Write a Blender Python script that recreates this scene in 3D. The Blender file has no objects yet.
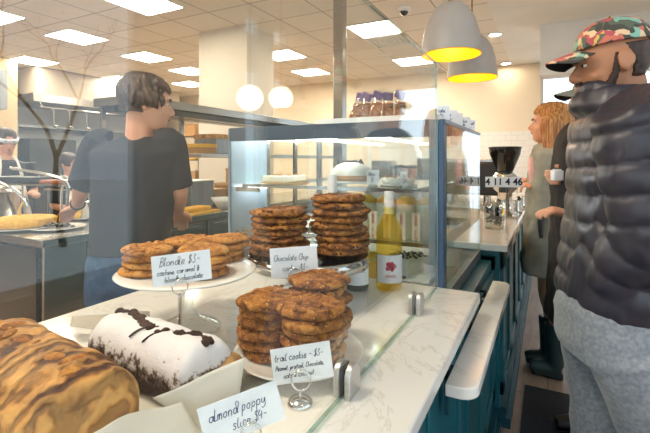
import bpy, bmesh, math, random
from mathutils import Vector as V, Matrix, noise, Quaternion
random.seed(7)
C = bpy.context.scene.collection
SC = bpy.context.scene
PI = math.pi
# ------------------------------------------------------------------ camera frame
YAW = math.atan2(223, 425); CS, SN = math.cos(YAW), math.sin(YAW)
HC, FPX, HZ = 1.34, 425.0, 160.0
def at(px, py, d):
    u = (px-325)/FPX; v = (HZ-py)/FPX
    return V(((u*CS-SN)*d, (u*SN+CS)*d, HC+v*d))
def atz(px, py, z):
    v = (HZ-py)/FPX
    return at(px, py, (z-HC)/v)
def atx(px, py, x):
    u = (px-325)/FPX
    return at(px, py, x/(u*CS-SN))
def aty(px, py, y):
    u = (px-325)/FPX
    return at(px, py, y/(u*SN+CS))
cam_d = bpy.data.cameras.new('camera'); cam = bpy.data.objects.new('camera', cam_d); C.objects.link(cam)
cam.location = (0, 0, HC); cam.rotation_euler = (PI/2, 0, YAW)
cam_d.sensor_width = 36; cam_d.lens = FPX/650*36; cam_d.shift_y = -(216.5-HZ)/650.0
cam_d.clip_start = 0.02
SC.camera = cam
# ------------------------------------------------------------------ materials
def lin(h):
    if isinstance(h, str):
        h = h.lstrip('#'); c = [int(h[i:i+2], 16)/255 for i in (0, 2, 4)]
    else: c = h
    return tuple(((x/12.92) if x <= .04045 else ((x+.055)/1.055)**2.4) for x in c)+(1,)
class NT:
    def __init__(s, name):
        s.m = bpy.data.materials.new(name); s.m.use_nodes = True; s.t = s.m.node_tree; s.n = s.t.nodes
        s.b = s.n['Principled BSDF']; s.out = s.n['Material Output']
    def new(s, t, **k):
        n = s.n.new(t)
        for a, b in k.items(): setattr(n, a, b)
        return n
    def link(s, a, b): s.t.links.new(a, b)
    def co(s, scale=(1, 1, 1), rot=(0, 0, 0), kind='Object'):
        tc = s.new('ShaderNodeTexCoord'); mp = s.new('ShaderNodeMapping')
        s.link(tc.outputs[kind], mp.inputs[0]); mp.inputs['Scale'].default_value = scale; mp.inputs['Rotation'].default_value = rot
        return mp.outputs[0]
    def noise(s, co, scale, detail=4, dist=0, rough=.5):
        n = s.new('ShaderNodeTexNoise'); s.link(co, n.inputs['Vector']); n.inputs['Scale'].default_value = scale
        n.inputs['Detail'].default_value = detail; n.inputs['Distortion'].default_value = dist; n.inputs['Roughness'].default_value = rough
        return n.outputs['Fac']
    def ramp(s, fac, stops, interp='LINEAR'):
        r = s.new('ShaderNodeValToRGB'); e = r.color_ramp.elements; r.color_ramp.interpolation = interp
        while len(e) < len(stops): e.new(.5)
        for i, (p, c) in enumerate(stops): e[i].position = p; e[i].color = lin(c)
        s.link(fac, r.inputs[0]); return r.outputs[0]
    def bump(s, h, st=.3, dist=.01):
        b = s.new('ShaderNodeBump'); b.inputs['Strength'].default_value = st; b.inputs['Distance'].default_value = dist
        s.link(h, b.inputs['Height']); s.link(b.outputs[0], s.b.inputs['Normal'])
    def set(s, rough=.5, metal=0, spec=None, coat=0, sheen=0):
        s.b.inputs['Roughness'].default_value = rough; s.b.inputs['Metallic'].default_value = metal
        if spec is not None: s.b.inputs['Specular IOR Level'].default_value = spec
        s.b.inputs['Coat Weight'].default_value = coat
        if sheen: s.b.inputs['Sheen Weight'].default_value = sheen
M = {}
def mat(name, c1, c2=None, scale=8, rough=.5, metal=0, bump=0, stretch=(1, 1, 1), coat=0, spec=None, lo=.35, hi=.65, bd=.005, sheen=0, detail=4):
    k = NT(name); k.set(rough, metal, spec, coat, sheen)
    co = k.co(stretch); f = k.noise(co, scale, detail)
    if c2 is None:
        r, g, b = [int(c1.lstrip('#')[i:i+2], 16) for i in (0, 2, 4)]
        c2 = '#%02x%02x%02x' % tuple(int(x*.93) for x in (r, g, b))
    k.link(k.ramp(f, [(lo, c1), (hi, c2)]), k.b.inputs['Base Color'])
    if bump: k.bump(f, bump, bd)
    M[name] = k.m; return k.m
def emis(name, col, st):
    k = NT(name); k.b.inputs['Base Color'].default_value = lin(col); k.b.inputs['Emission Color'].default_value = lin(col); k.b.inputs['Emission Strength'].default_value = st
    M[name] = k.m; return k.m
def glassmat(name, tint, gain=1.0, refl='#ffffff'):
    k = NT(name); k.n.remove(k.b)
    g = k.new('ShaderNodeNewGeometry'); d = k.new('ShaderNodeVectorMath', operation='DOT_PRODUCT')
    k.link(g.outputs['Normal'], d.inputs[0]); k.link(g.outputs['Incoming'], d.inputs[1])
    a = k.new('ShaderNodeMath', operation='ABSOLUTE'); k.link(d.outputs['Value'], a.inputs[0])
    o = k.new('ShaderNodeMath', operation='SUBTRACT'); o.inputs[0].default_value = 1; k.link(a.outputs[0], o.inputs[1])
    p = k.new('ShaderNodeMath', operation='POWER'); k.link(o.outputs[0], p.inputs[0]); p.inputs[1].default_value = 5
    m = k.new('ShaderNodeMath', operation='MULTIPLY_ADD'); k.link(p.outputs[0], m.inputs[0]); m.inputs[1].default_value = .95*gain; m.inputs[2].default_value = .045*gain
    t = k.new('ShaderNodeBsdfTransparent'); t.inputs[0].default_value = lin(tint)
    gl = k.new('ShaderNodeBsdfGlossy'); gl.inputs['Roughness'].default_value = 0.0; gl.inputs['Color'].default_value = lin(refl)
    mx = k.new('ShaderNodeMixShader'); k.link(m.outputs[0], mx.inputs[0]); k.link(t.outputs[0], mx.inputs[1]); k.link(gl.outputs[0], mx.inputs[2])
    k.link(mx.outputs[0], k.out.inputs[0]); M[name] = k.m; return k.m
glassmat('glass', '#fbfdfc'); glassmat('glass_edge', '#8fb8a8', 2.5); glassmat('clear_glass', '#f2f5f4', 1.6); glassmat('film', '#f4f4f6', 1.6)
glassmat('shelf_glass', '#e4f1ec', 1.6)
mat('steel', '#b9b7b2', '#a3a19c', 3, .22, 1, .05, (1, 1, 40)); mat('steel_dull', '#9aa0a4', '#82888d', 3, .38, .9, .05, (1, 30, 1))
mat('dark_steel', '#4b4d4b', '#3a3d3c', 5, .25, .8); mat('clamp_steel', '#cfcdc9', '#bfbdb9', 3, .38, .85, 0, (1, 1, 40)); mat('chrome', '#d8d8d6', '#cfcfcd', 5, .08, 1)
mat('brass', '#b9924a', '#a98040', 5, .25, 1)
mat('white_plaster', '#efede8', '#e9e6df', 2, .85); mat('column_paint', '#ded5c7', '#d8cebf', 1.5, .7); mat('rail_dark', '#4a5865', '#43505d', 4, .35); mat('pier_beige', '#c9b48f', '#bda884', 1.5, .85); mat('hood_paint', '#b3a797', '#a89c8c', 1.5, .6); mat('cream_plaster', '#f4e6d0', '#efdfc6', 1.2, .85); mat('white_paint', '#f1f1ee', '#ecece8', 3, .5)
mat('blue_grey', '#7d8c98', '#728290', 4, .35); mat('post_blue', '#3d5570', '#374d66', 4, .35)
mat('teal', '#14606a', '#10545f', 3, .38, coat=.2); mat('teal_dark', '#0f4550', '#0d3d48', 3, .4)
mat('black', '#1c1c1e', '#141416', 6, .5); mat('black_gloss', '#151414', '#0d0c0c', 6, .12, coat=.5)
mat('paper', '#f4f5f8', '#eef0f4', 20, .7); mat('ink', '#14233a', '#101b30', 20, .6); mat('ink_blue', '#2a3f78', '#223468', 20, .6)
mat('ceramic', '#f3f1ec', '#ece9e2', 4, .15, coat=.5); mat('plastic_white', '#eeeeea', '#e2e2dd', 6, .35)
mat('kraft', '#b78a58', '#a87b4b', 15, .8); mat('card_box', '#c9a77c', '#b8946a', 15, .8); mat('pink', '#d8325f', '#c4264f', 12, .5)
mat('purple', '#6d4a86', '#5d3c76', 20, .5); mat('yellow_box', '#e0b64c', '#d3a63e', 9, .6); mat('sausage', '#a5603c', '#8a4b2c', 12, .5)
mat('rubber_black', '#222426', '#191b1d', 30, .6, bump=.2); mat('wood_board', '#b98c55', '#9c713f', 6, .5, stretch=(1, 12, 1))
def pm(name):   # parchment: thin translucent paper
    k = NT(name); k.set(.6)
    f = k.noise(k.co(), 12, 3); k.link(k.ramp(f, [(.3, '#f5f0e6'), (.7, '#e9e3d6')]), k.b.inputs['Base Color']); k.bump(f, .2, .004)
    tr = k.new('ShaderNodeBsdfTranslucent'); tr.inputs[0].default_value = lin('#f0eadc'); tp = k.new('ShaderNodeBsdfTransparent')
    a = k.new('ShaderNodeMixShader'); a.inputs[0].default_value = .35; k.link(k.b.outputs[0], a.inputs[1]); k.link(tr.outputs[0], a.inputs[2])
    b = k.new('ShaderNodeMixShader'); b.inputs[0].default_value = .17; k.link(a.outputs[0], b.inputs[1]); k.link(tp.outputs[0], b.inputs[2])
    k.link(b.outputs[0], k.out.inputs[0]); M[name] = k.m
pm('parchment')
def marble():
    k = NT('quartz'); k.set(.12, 0, .5, .3); co = k.co()
    f = k.noise(co, 2.2, 8, 2.5, .62); k.link(k.ramp(f, [(0, '#e7e1d9'), (.485, '#e9e3db'), (.5, '#d8d0c6'), (.515, '#e9e3db'), (1, '#e3dcd3')]), k.b.inputs['Base Color']); M['quartz'] = k.m
marble()
def bakery(name, cols, scale, bump, rough=.75, dist=1.0, bd=.006, dark=None, dsc=60, thr=.28):
    k = NT(name); k.set(rough, 0, .3); co = k.co(); f = k.noise(co, scale, 8, dist, .65)
    n = len(cols); c = k.ramp(f, [(.36+.28*i/(n-1), x) for i, x in enumerate(cols)])
    if dark:
        v = k.new('ShaderNodeTexVoronoi'); v.inputs['Scale'].default_value = dsc; k.link(co, v.inputs['Vector'])
        r = k.ramp(v.outputs['Distance'], [(thr-.04, '#ffffff'), (thr+.04, '#000000')]); mx = k.new('ShaderNodeMix', data_type='RGBA')
        g = k.noise(co, dsc*.5, 1); gr = k.ramp(g, [(.5, '#000000'), (.56, '#ffffff')]); mu = k.new('ShaderNodeMix', data_type='RGBA', blend_type='MULTIPLY'); mu.inputs[0].default_value = 1
        k.link(r, mu.inputs[6]); k.link(gr, mu.inputs[7]); k.link(mu.outputs[2], mx.inputs[0]); k.link(c, mx.inputs[6]); mx.inputs[7].default_value = lin(dark); c = mx.outputs[2]
    k.link(c, k.b.inputs['Base Color']); k.bump(f, bump, bd); M[name] = k.m
bakery('cookie_chip', ['#351b0d', '#74451e', '#a3682f', '#be843e'], 34, 1.0, dark='#24110a', dsc=70)
bakery('cookie_trail', ['#4a260f', '#86501f', '#a8682c', '#c08a40'], 42, 1.0, dark='#d9a860', dsc=120, thr=.22)
bakery('blondie', ['#6a3c16', '#a4652a', '#bf8038', '#cf9850'], 34, .8, dark='#8a5526', dsc=90)
bakery('cake_yellow', ['#d89a2c', '#e9b447', '#f2c65c'], 30, .5); bakery('cream_cake', ['#efe3c8', '#f4ecd8', '#fbf6ea'], 18, .4); bakery('bread', ['#8b5c30', '#b98446', '#d2a566'], 14, .5)
bakery('choc_cake', ['#1e110c', '#38211a', '#4d3026'], 40, .8); bakery('berry', ['#a34a60', '#e2c6b8', '#f2e6d0'], 35, .4); bakery('almond_slice', ['#8d633a', '#b68a56', '#cda674'], 30, .6, dark='#4a2f18')
def banana():
    k = NT('banana_bread'); k.set(.62, 0, .4); co = k.co((1, 1, 1)); d = k.noise(co, 9, 5, 1.2)
    w = k.new('ShaderNodeTexWave', wave_type='BANDS', bands_direction='X'); w.inputs['Scale'].default_value = 7; w.inputs['Distortion'].default_value = 16; w.inputs['Detail'].default_value = 4; w.inputs['Detail Scale'].default_value = 1.4; k.link(co, w.inputs['Vector'])
    c1 = k.ramp(w.outputs['Fac'], [(.12, '#3a1f12'), (.36, '#7a431d'), (.52, '#bd7c38'), (.75, '#d9a059')]); c2 = k.ramp(d, [(.38, '#4a2815'), (.6, '#d59c56')])
    mx = k.new('ShaderNodeMix', data_type='RGBA'); mx.inputs[0].default_value = .55; k.link(c1, mx.inputs[6]); k.link(c2, mx.inputs[7]); k.link(mx.outputs[2], k.b.inputs['Base Color']); k.bump(w.outputs['Fac'], .9, .008); M['banana_bread'] = k.m
banana()
def sugar():
    k = NT('sugared_cake'); k.set(.9, 0, .2); co = k.co(); sx = k.new('ShaderNodeSeparateXYZ'); k.link(co, sx.inputs[0])
    f = k.noise(co, 60, 6, 0, .7); a = k.new('ShaderNodeMath', operation='MULTIPLY_ADD'); k.link(sx.outputs[2], a.inputs[0]); a.inputs[1].default_value = 16; fm = k.new('ShaderNodeMath', operation='MULTIPLY_ADD'); k.link(f, fm.inputs[0]); fm.inputs[1].default_value = 2.2; fm.inputs[2].default_value = -.6; k.link(fm.outputs[0], a.inputs[2])
    k.link(k.ramp(a.outputs[0], [(.58, '#2b1a14'), (.70, '#77655c'), (.80, '#e6e0e1')]), k.b.inputs['Base Color'])
    s = k.new('ShaderNodeMath', operation='MULTIPLY'); s.inputs[1].default_value = .5
    rl = k.b.inputs['Base Color'].links[0].from_node; k.t.links.remove(rl.inputs[0].links[0]); k.link(a.outputs[0], s.inputs[0]); k.link(s.outputs[0], rl.inputs[0]); k.bump(f, .7, .004); M['sugared_cake'] = k.m
sugar()
def floorm():
    k = NT('plank_floor'); k.set(.45, 0, .4); co = k.co((1, 1, 1), (0, 0, PI/2), 'Generated' if 0 else 'Object')
    b = k.new('ShaderNodeTexBrick'); k.link(co, b.inputs['Vector']); b.inputs['Scale'].default_value = 1; b.inputs['Brick Width'].default_value = .9; b.inputs['Row Height'].default_value = .2; b.inputs['Mortar Size'].default_value = .004
    b.inputs['Color1'].default_value = lin('#b39a86'); b.inputs['Color2'].default_value = lin('#9a8474'); b.inputs['Mortar'].default_value = lin('#6b5d55')
    f = k.noise(k.co((12, 1.2, 1)), 3, 6, 1); mx = k.new('ShaderNodeMix', data_type='RGBA', blend_type='MULTIPLY'); mx.inputs[0].default_value = .8
    k.link(b.outputs[0], mx.inputs[6]); k.link(k.ramp(f, [(.3, '#c9bdb4'), (.7, '#ffffff')]), mx.inputs[7]); k.link(mx.outputs[2], k.b.inputs['Base Color']); M['plank_floor'] = k.m
floorm()
def gridmat(name, c1, mort, bw, rh, ms, off=0, loc=(0, 0, 0), rot=(0, 0, 0), rough=.8, c2=None):
    k = NT(name); k.set(rough); co = k.co((1, 1, 1), rot); co.node.inputs['Location'].default_value = loc
    b = k.new('ShaderNodeTexBrick'); b.offset = off; k.link(co, b.inputs['Vector']); b.inputs['Scale'].default_value = 1; b.inputs['Brick Width'].default_value = bw; b.inputs['Row Height'].default_value = rh; b.inputs['Mortar Size'].default_value = ms
    b.inputs['Color1'].default_value = lin(c1); b.inputs['Color2'].default_value = lin(c2 or c1); b.inputs['Mortar'].default_value = lin(mort); k.link(b.outputs[0], k.b.inputs['Base Color']); M[name] = k.m
gridmat('ceiling_tiles', '#ece4d8', '#a89d90', .61, .61, .008, loc=(1.76, -5.06, 0), c2='#e6ddd0')
gridmat('subway', '#f3f1ec', '#dcd9d2', .2, .1, .003, .5, rot=(PI/2, 0, 0), rough=.25)
gridmat('kitchen_tile', '#b9bcbd', '#9fa3a5', .2, .1, .003, .5, rot=(PI/2, 0, PI/2), rough=.3)
def capm():
    k = NT('floral_fabric'); k.set(.8); co = k.co(); n = k.new('ShaderNodeTexNoise'); n.inputs['Scale'].default_value = 14; k.link(co, n.inputs['Vector'])
    mv = k.new('ShaderNodeMix', data_type='RGBA', blend_type='LINEAR_LIGHT'); mv.inputs[0].default_value = .04; k.link(co, mv.inputs[6]); k.link(n.outputs['Color'], mv.inputs[7])
    v = k.new('ShaderNodeTexVoronoi'); v.inputs['Scale'].default_value = 44; v.inputs['Randomness'].default_value = 1; k.link(mv.outputs[2], v.inputs['Vector'])
    sx = k.new('ShaderNodeSeparateColor'); k.link(v.outputs['Color'], sx.inputs[0])
    k.link(k.ramp(sx.outputs[0], [(0, '#45453d'), (.25, '#b5525a'), (.38, '#e0c09a'), (.56, '#5a6152'), (.68, '#86b5a4'), (.8, '#d9b55a'), (.88, '#c9705c')], 'CONSTANT'), k.b.inputs['Base Color']); M['floral_fabric'] = k.m
capm()
mat('skin', '#d9a283', '#cd9273', 6, .5, bump=.05); mat('skin_tan', '#b9805c', '#a8704e', 6, .5, bump=.05); mat('hair_dark', '#2a1c15', '#4a3325', 4, .5, stretch=(14, 14, 1), bump=.5)
mat('hair_red', '#8a4c20', '#d09a58', 5, .45, stretch=(22, 22, 1), bump=.8); mat('beard', '#2b1d16', '#3a281f', 60, .8, bump=.4)
mat('tshirt', '#22262f', '#1b1f27', 6, .85, bump=.2); mat('jeans', '#2d4f70', '#213f5c', 30, .8, bump=.2); mat('puffer', '#38353f', '#2c2a33', 5, .36, bump=.25, bd=.006)
mat('sweat', '#979ba2', '#7d828a', 90, .95, bump=.3, bd=.002, detail=2, sheen=.3); mat('parka', '#95968a', '#82837a', 12, .8, bump=.2); mat('coat_black', '#1d1a1c', '#141214', 12, .85, bump=.2)
mat('boot', '#2a3a3c', '#203032', 6, .35); mat('apron', '#efece6', '#e2ded6', 8, .8); mat('blue_cuff', '#22306a', '#1a2658', 8, .8); mat('eye_white', '#e8e2da', rough=.2); mat('iris', '#2a1a12', rough=.1); mat('lips', '#a8604e', rough=.4)
mat('scarf', '#e0b6b0', '#d2a49e', 8, .8); mat('mat_black', '#26272e', '#17181d', 90, .95, bump=.8, bd=.004, detail=2); mat('pants_dark', '#2b2b30', '#222226', 10, .8)
mat('pendant_grey', '#b3aca6', '#aaa39d', 3, .4); mat('bark', '#6a5642', '#4f3f30', 14, .9, bump=.6)
emis('panel_light', '#fff1da', 38); emis('down_light', '#fff0d2', 60); emis('bulb', '#fff0c0', 40); emis('led', '#ffffff', 22); emis('globe', '#fff3e0', 8)
k = NT('pendant_gold'); k.set(.45, .1); k.b.inputs['Base Color'].default_value = lin('#f2b705'); M['pendant_gold'] = k.m
def liquid(name, tint, dif, f=.4):
    k = NT(name); k.b.inputs['Base Color'].default_value = lin(dif); k.set(.05, 0, .6, 1)
    t = k.new('ShaderNodeBsdfTransparent'); t.inputs[0].default_value = lin(tint); mx = k.new('ShaderNodeMixShader'); mx.inputs[0].default_value = f
    k.link(t.outputs[0], mx.inputs[1]); k.link(k.b.outputs[0], mx.inputs[2]); k.link(mx.outputs[0], k.out.inputs[0]); M[name] = k.m
liquid('wine_glass', '#fef5c6', '#f5dc80', .12); liquid('dark_bottle', '#1a2418', '#0e130d', .85)
# ------------------------------------------------------------------ mesh helpers
def NB(): return bmesh.new()
def box(bm, lo, hi, rot=None, piv=None):
    lo = V(lo); hi = V(hi); c = (lo+hi)/2; s = hi-lo
    r = bmesh.ops.create_cube(bm, size=1)['verts']
    for v in r:
        v.co = V((v.co.x*s.x, v.co.y*s.y, v.co.z*s.z))+c
        if rot is not None: v.co = rot @ (v.co-(piv or c)) + (piv or c)
    return r
def lathe(bm, prof, seg=32, c=(0, 0, 0), wob=None):
    c = V(c); rings = []
    for r, z in prof:
        if r < 1e-6: rings.append([bm.verts.new(c+V((0, 0, z)))])
        else:
            ring = []
            for i in range(seg):
                a = 2*PI*i/seg; k = wob(a, r, z) if wob else 1
                ring.append(bm.verts.new(c+V((r*k*math.cos(a), r*k*math.sin(a), z))))
            rings.append(ring)
    for a, b in zip(rings, rings[1:]):
        n = max(len(a), len(b))
        for i in range(n):
            j = (i+1) % n
            if len(a) == 1: f = [a[0], b[j], b[i]]
            elif len(b) == 1: f = [a[i], a[j], b[0]]
            else: f = [a[i], a[j], b[j], b[i]]
            try: bm.faces.new(f)
            except ValueError: pass
def crom(P, n):
    out = []; m = len(P)
    for i in range(m-1):
        p0, p1, p2, p3 = P[max(i-1, 0)], P[i], P[i+1], P[min(i+2, m-1)]
        for k in range(n):
            t = k/n; out.append(tuple(.5*((2*b)+(c-a)*t+(2*a-5*b+4*c-d)*t*t+(-a+3*b-3*c+d)*t*t*t) for a, b, c, d in zip(p0, p1, p2, p3)))
    out.append(tuple(P[-1])); return out
def skinrings(bm, rings, cap=True):
    vs = [[bm.verts.new(p) for p in r] for r in rings]
    n = len(vs[0])
    for a, b in zip(vs, vs[1:]):
        for i in range(n):
            j = (i+1) % n; bm.faces.new([a[i], a[j], b[j], b[i]])
    if cap: bm.faces.new(list(reversed(vs[0]))); bm.faces.new(vs[-1])
def limb(bm, pts, rads, seg=12, sub=4, flat=1.0, ref=None, cap=True):
    """tube through points with radius per point; flat squashes along ref"""
    P = [tuple(p)+(r,) for p, r in zip(pts, rads)]
    S = crom(P, sub) if sub > 1 and len(P) > 2 else (crom(P, max(sub, 1)))
    pos = [V(s[:3]) for s in S]; up = V(ref) if ref is not None else None; rings = []; prev = None
    for i, p in enumerate(pos):
        t = (pos[min(i+1, len(pos)-1)]-pos[max(i-1, 0)]).normalized()
        if prev is None:
            a = up if up is not None else (V((0, 0, 1)) if abs(t.z) < .9 else V((1, 0, 0)))
        else: a = up if up is not None else prev
        a = (a-t*a.dot(t)); a = a.normalized() if a.length > 1e-6 else t.orthogonal().normalized()
        b = t.cross(a); prev = a; r = max(S[i][3], 1e-4)
        rings.append([p+a*(r*flat*math.cos(2*PI*k/seg))+b*(r*math.sin(2*PI*k/seg)) for k in range(seg)])
    skinrings(bm, rings, cap)
def tube(bm, a, b, r, seg=10, r2=None): limb(bm, [a, b], [r, r if r2 is None else r2], seg, 1)
def wire(bm, pts, r, seg=8, sub=6): limb(bm, pts, [r]*len(pts), seg, sub)
def ring(bm, c, R, r, nrm=(0, 0, 1), seg=28, s2=8):
    q = V(nrm).to_track_quat('Z', 'Y'); c = V(c); vs = []
    for i in range(seg):
        a = 2*PI*i/seg
        vs.append([bm.verts.new(c+q @ V(((R+r*math.cos(2*PI*j/s2))*math.cos(a), (R+r*math.cos(2*PI*j/s2))*math.sin(a), r*math.sin(2*PI*j/s2)))) for j in range(s2)])
    for i in range(seg):
        for j in range(s2): bm.faces.new([vs[i][j], vs[(i+1) % seg][j], vs[(i+1) % seg][(j+1) % s2], vs[i][(j+1) % s2]])
def ell(bm, c, r, q=None, u=20, v=14):
    vs = bmesh.ops.create_uvsphere(bm, u_segments=u, v_segments=v, radius=1)['verts']; c = V(c)
    for w in vs:
        p = V((w.co.x*r[0], w.co.y*r[1], w.co.z*r[2])); w.co = (q @ p if q else p)+c
def obj(name, bm, m, parent=None, smooth=False, bevel=0, kind=None, label=None):
    if isinstance(bm, bpy.types.Mesh): me = bm
    else:
        bmesh.ops.recalc_face_normals(bm, faces=bm.faces); me = bpy.data.meshes.new(name); bm.to_mesh(me); bm.free()
    if smooth:
        me.polygons.foreach_set('use_smooth', [True]*len(me.polygons))
        if smooth != 2:
            try: me.set_sharp_from_angle(angle=math.radians(50))
            except Exception: pass
    o = bpy.data.objects.new(name, me); C.objects.link(o)
    if m: me.materials.append(M[m])
    if bevel:
        b = o.modifiers.new('bevel', 'BEVEL'); b.width = bevel; b.segments = 3; b.limit_method = 'ANGLE'
        me.polygons.foreach_set('use_smooth', [True]*len(me.polygons))
        try: me.set_sharp_from_angle(angle=math.radians(80))
        except Exception: pass
    if parent: o.parent = parent
    if kind: o['kind'] = kind
    if label: o['label'] = label
    return o
def tag(o, label, cat, group=None, kind=None):
    o['label'] = label; o['category'] = cat
    if group: o['group'] = group
    if kind: o['kind'] = kind
    return o
def thing(name, label, cat, loc=(0, 0, 0), rz=0, group=None):
    o = bpy.data.objects.new(name, None); C.objects.link(o); o.location = loc; o.rotation_euler = (0, 0, rz); o.empty_display_size = .05
    return tag(o, label, cat, group)
def struct(name, bm, m, **k): return obj(name, bm, m, kind='structure', **k)
def bx(name, lo, hi, m, parent=None, bevel=0, **k):
    b = NB(); box(b, lo, hi); return obj(name, b, m, parent, bevel=bevel, **k)
def dup(root, loc=None, rz=None, label=None, group=None):
    r = root.copy(); C.objects.link(r)
    if loc is not None: r.location = loc
    if rz is not None: r.rotation_euler = (0, 0, rz)
    if label: r['label'] = label
    if group: r['group'] = group
    for ch in root.children:
        c = ch.copy(); C.objects.link(c); c.parent = r
        for g in ch.children:
            d = g.copy(); C.objects.link(d); d.parent = c
    return r
def fuse(bm, voxel, smooth=2, disp=None):
    """join overlapping shells into one continuous skin; returns a mesh"""
    bmesh.ops.recalc_face_normals(bm, faces=bm.faces)
    me = bpy.data.meshes.new('fused'); bm.to_mesh(me); bm.free(); o = bpy.data.objects.new('fused', me); C.objects.link(o)
    r = o.modifiers.new('r', 'REMESH'); r.mode = 'VOXEL'; r.voxel_size = voxel
    if smooth: s = o.modifiers.new('s', 'SMOOTH'); s.iterations = smooth; s.factor = .5
    dg = bpy.context.evaluated_depsgraph_get(); dg.update(); out = bpy.data.meshes.new_from_object(o.evaluated_get(dg))
    bpy.data.objects.remove(o); bpy.data.meshes.remove(me)
    if disp:
        nn = [v.normal.copy() for v in out.vertices]
        for v, n in zip(out.vertices, nn): v.co += n*disp(v.co, n)
        out.update()
    return out
def ordw(i): return ['first', 'second', 'third', 'fourth', 'fifth', 'sixth', 'seventh', 'eighth', 'ninth', 'tenth', 'eleventh'][i]
# ------------------------------------------------------------------ handwriting
HW = {
'a': [[(.5,.4),(.25,.5),(.05,.25),(.2,0),(.42,.15),(.5,.45),(.48,.1),(.62,0)]], 'b': [[(.05,1),(.05,0),(.3,0),(.45,.25),(.25,.45),(.07,.3)]],
'c': [[(.45,.4),(.25,.5),(.05,.25),(.2,0),(.5,.08)]], 'd': [[(.45,.35),(.25,.48),(.05,.22),(.2,0),(.42,.15),(.5,1),(.48,.08),(.6,0)]],
'e': [[(.05,.22),(.4,.32),(.3,.5),(.05,.3),(.15,0),(.5,.08)]], 'h': [[(.05,1),(.05,0)],[(.05,.3),(.25,.48),(.4,.35),(.4,.05),(.5,0)]],
'i': [[(.1,.45),(.08,.05),(.22,0)],[(.12,.68),(.14,.72)]], 'k': [[(.05,1),(.05,0)],[(.4,.5),(.08,.25),(.42,0)]], 'l': [[(.12,1),(.06,.3),(.12,0),(.25,.04)]],
'm': [[(.05,.45),(.05,0)],[(.05,.3),(.2,.48),(.27,.3),(.27,0)],[(.27,.3),(.42,.48),(.5,.3),(.5,0)]], 'n': [[(.05,.45),(.05,0)],[(.05,.3),(.25,.48),(.4,.32),(.4,0)]],
'o': [[(.25,.5),(.05,.28),(.2,0),(.42,.2),(.35,.45),(.22,.48)]], 'p': [[(.08,.45),(.03,-.4)],[(.07,.3),(.28,.48),(.42,.25),(.25,.02),(.07,.1)]], 'r': [[(.05,.45),(.05,0)],[(.05,.28),(.2,.46),(.35,.42)]],
's': [[(.38,.42),(.18,.5),(.1,.35),(.35,.18),(.25,0),(.03,.05)]], 't': [[(.2,.9),(.15,.1),(.3,0)],[(.0,.55),(.38,.58)]], 'u': [[(.05,.45),(.08,.05),(.25,0),(.4,.2),(.42,.45),(.42,.05),(.55,0)]],
'w': [[(.05,.45),(.12,0),(.28,.35),(.4,0),(.52,.48)]], 'z': [[(.05,.45),(.4,.45),(.05,0),(.42,.02)]], 'v': [[(.05,.45),(.2,0),(.4,.48)]], 'y': [[(.05,.45),(.12,.1),(.32,.12),(.42,.45)],[(.42,.45),(.3,-.35),(.05,-.3)]],
'B': [[(.1,1),(.05,0)],[(.0,.95),(.4,.95),(.4,.6),(.1,.52),(.48,.4),(.45,.05),(.0,0)]], 'C': [[(.5,.85),(.3,1),(.05,.6),(.1,.1),(.35,0),(.55,.12)]], 'P': [[(.1,1),(.05,0)],[(.02,.95),(.42,.95),(.42,.55),(.08,.5)]],
'S': [[(.5,.85),(.25,1),(.1,.75),(.45,.4),(.3,.02),(.02,.12)]], '$': [[(.45,.8),(.2,.9),(.1,.65),(.42,.35),(.28,.05),(.02,.15)],[(.3,1.05),(.22,-.1)]], '3': [[(.08,.88),(.35,.9),(.2,.55),(.42,.3),(.2,0),(.02,.12)]],
'4': [[(.15,.9),(.05,.4),(.45,.42)],[(.38,.75),(.34,0)]], '-': [[(.05,.4),(.4,.42)]], ',': [[(.08,.08),(.03,-.15)]], '&': [[(.5,.5),(.15,0),(.05,.2),(.35,.7),(.2,.9),(.12,.65),(.5,0)]], '.': [[(.08,.03),(.1,.05)]]}
WD = {'i': .3, 'l': .32, '-': .5, ',': .25, ' ': .38, '.': .25, 't': .42, 'm': .64, 'w': .64}
def tomesh(o):
    dg = bpy.context.evaluated_depsgraph_get(); dg.update(); me = bpy.data.meshes.new_from_object(o.evaluated_get(dg)); n = bpy.data.objects.new(o.name+'_', me); C.objects.link(n)
    n.parent = o.parent; n.matrix_local = o.matrix_local.copy(); nm = o.name; bpy.data.objects.remove(o); n.name = nm; return n
def handwriting(parent, lines, mtx, m='ink', th=.0011):
    """lines: (text, x, y, size) on the XY plane then mtx"""
    cu = bpy.data.curves.new('handwriting', 'CURVE'); cu.dimensions = '3D'; cu.bevel_depth = th; cu.bevel_resolution = 1; cu.resolution_u = 3
    for text, x0, y0, sz in lines:
        x = 0
        for ch in text:
            for st in HW.get(ch, []):
                sp = cu.splines.new('BEZIER'); sp.bezier_points.add(len(st)-1)
                for bp, (a, b) in zip(sp.bezier_points, st):
                    jx, jy = random.uniform(-.03, .03), random.uniform(-.03, .03)
                    bp.co = mtx @ V((x0+(x+(a*.82)+jx+b*.22)*sz, y0+(b+jy)*sz, 0)); bp.handle_left_type = bp.handle_right_type = 'AUTO'
            x += WD.get(ch, .56)*.82
    o = bpy.data.objects.new('handwriting', cu); C.objects.link(o); cu.materials.append(M[m]); o.parent = parent; return tomesh(o)
def typed(parent, text, mtx, size, m='ink', ext=.0003, name='lettering', align='CENTER', bold=0):
    cu = bpy.data.curves.new(name, 'FONT'); cu.body = text; cu.size = size; cu.extrude = ext; cu.align_x = align; cu.align_y = 'CENTER'; cu.offset = bold
    o = bpy.data.objects.new(name, cu); C.objects.link(o); cu.materials.append(M[m]); o.parent = parent; o.matrix_local = mtx; return tomesh(o)
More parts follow.
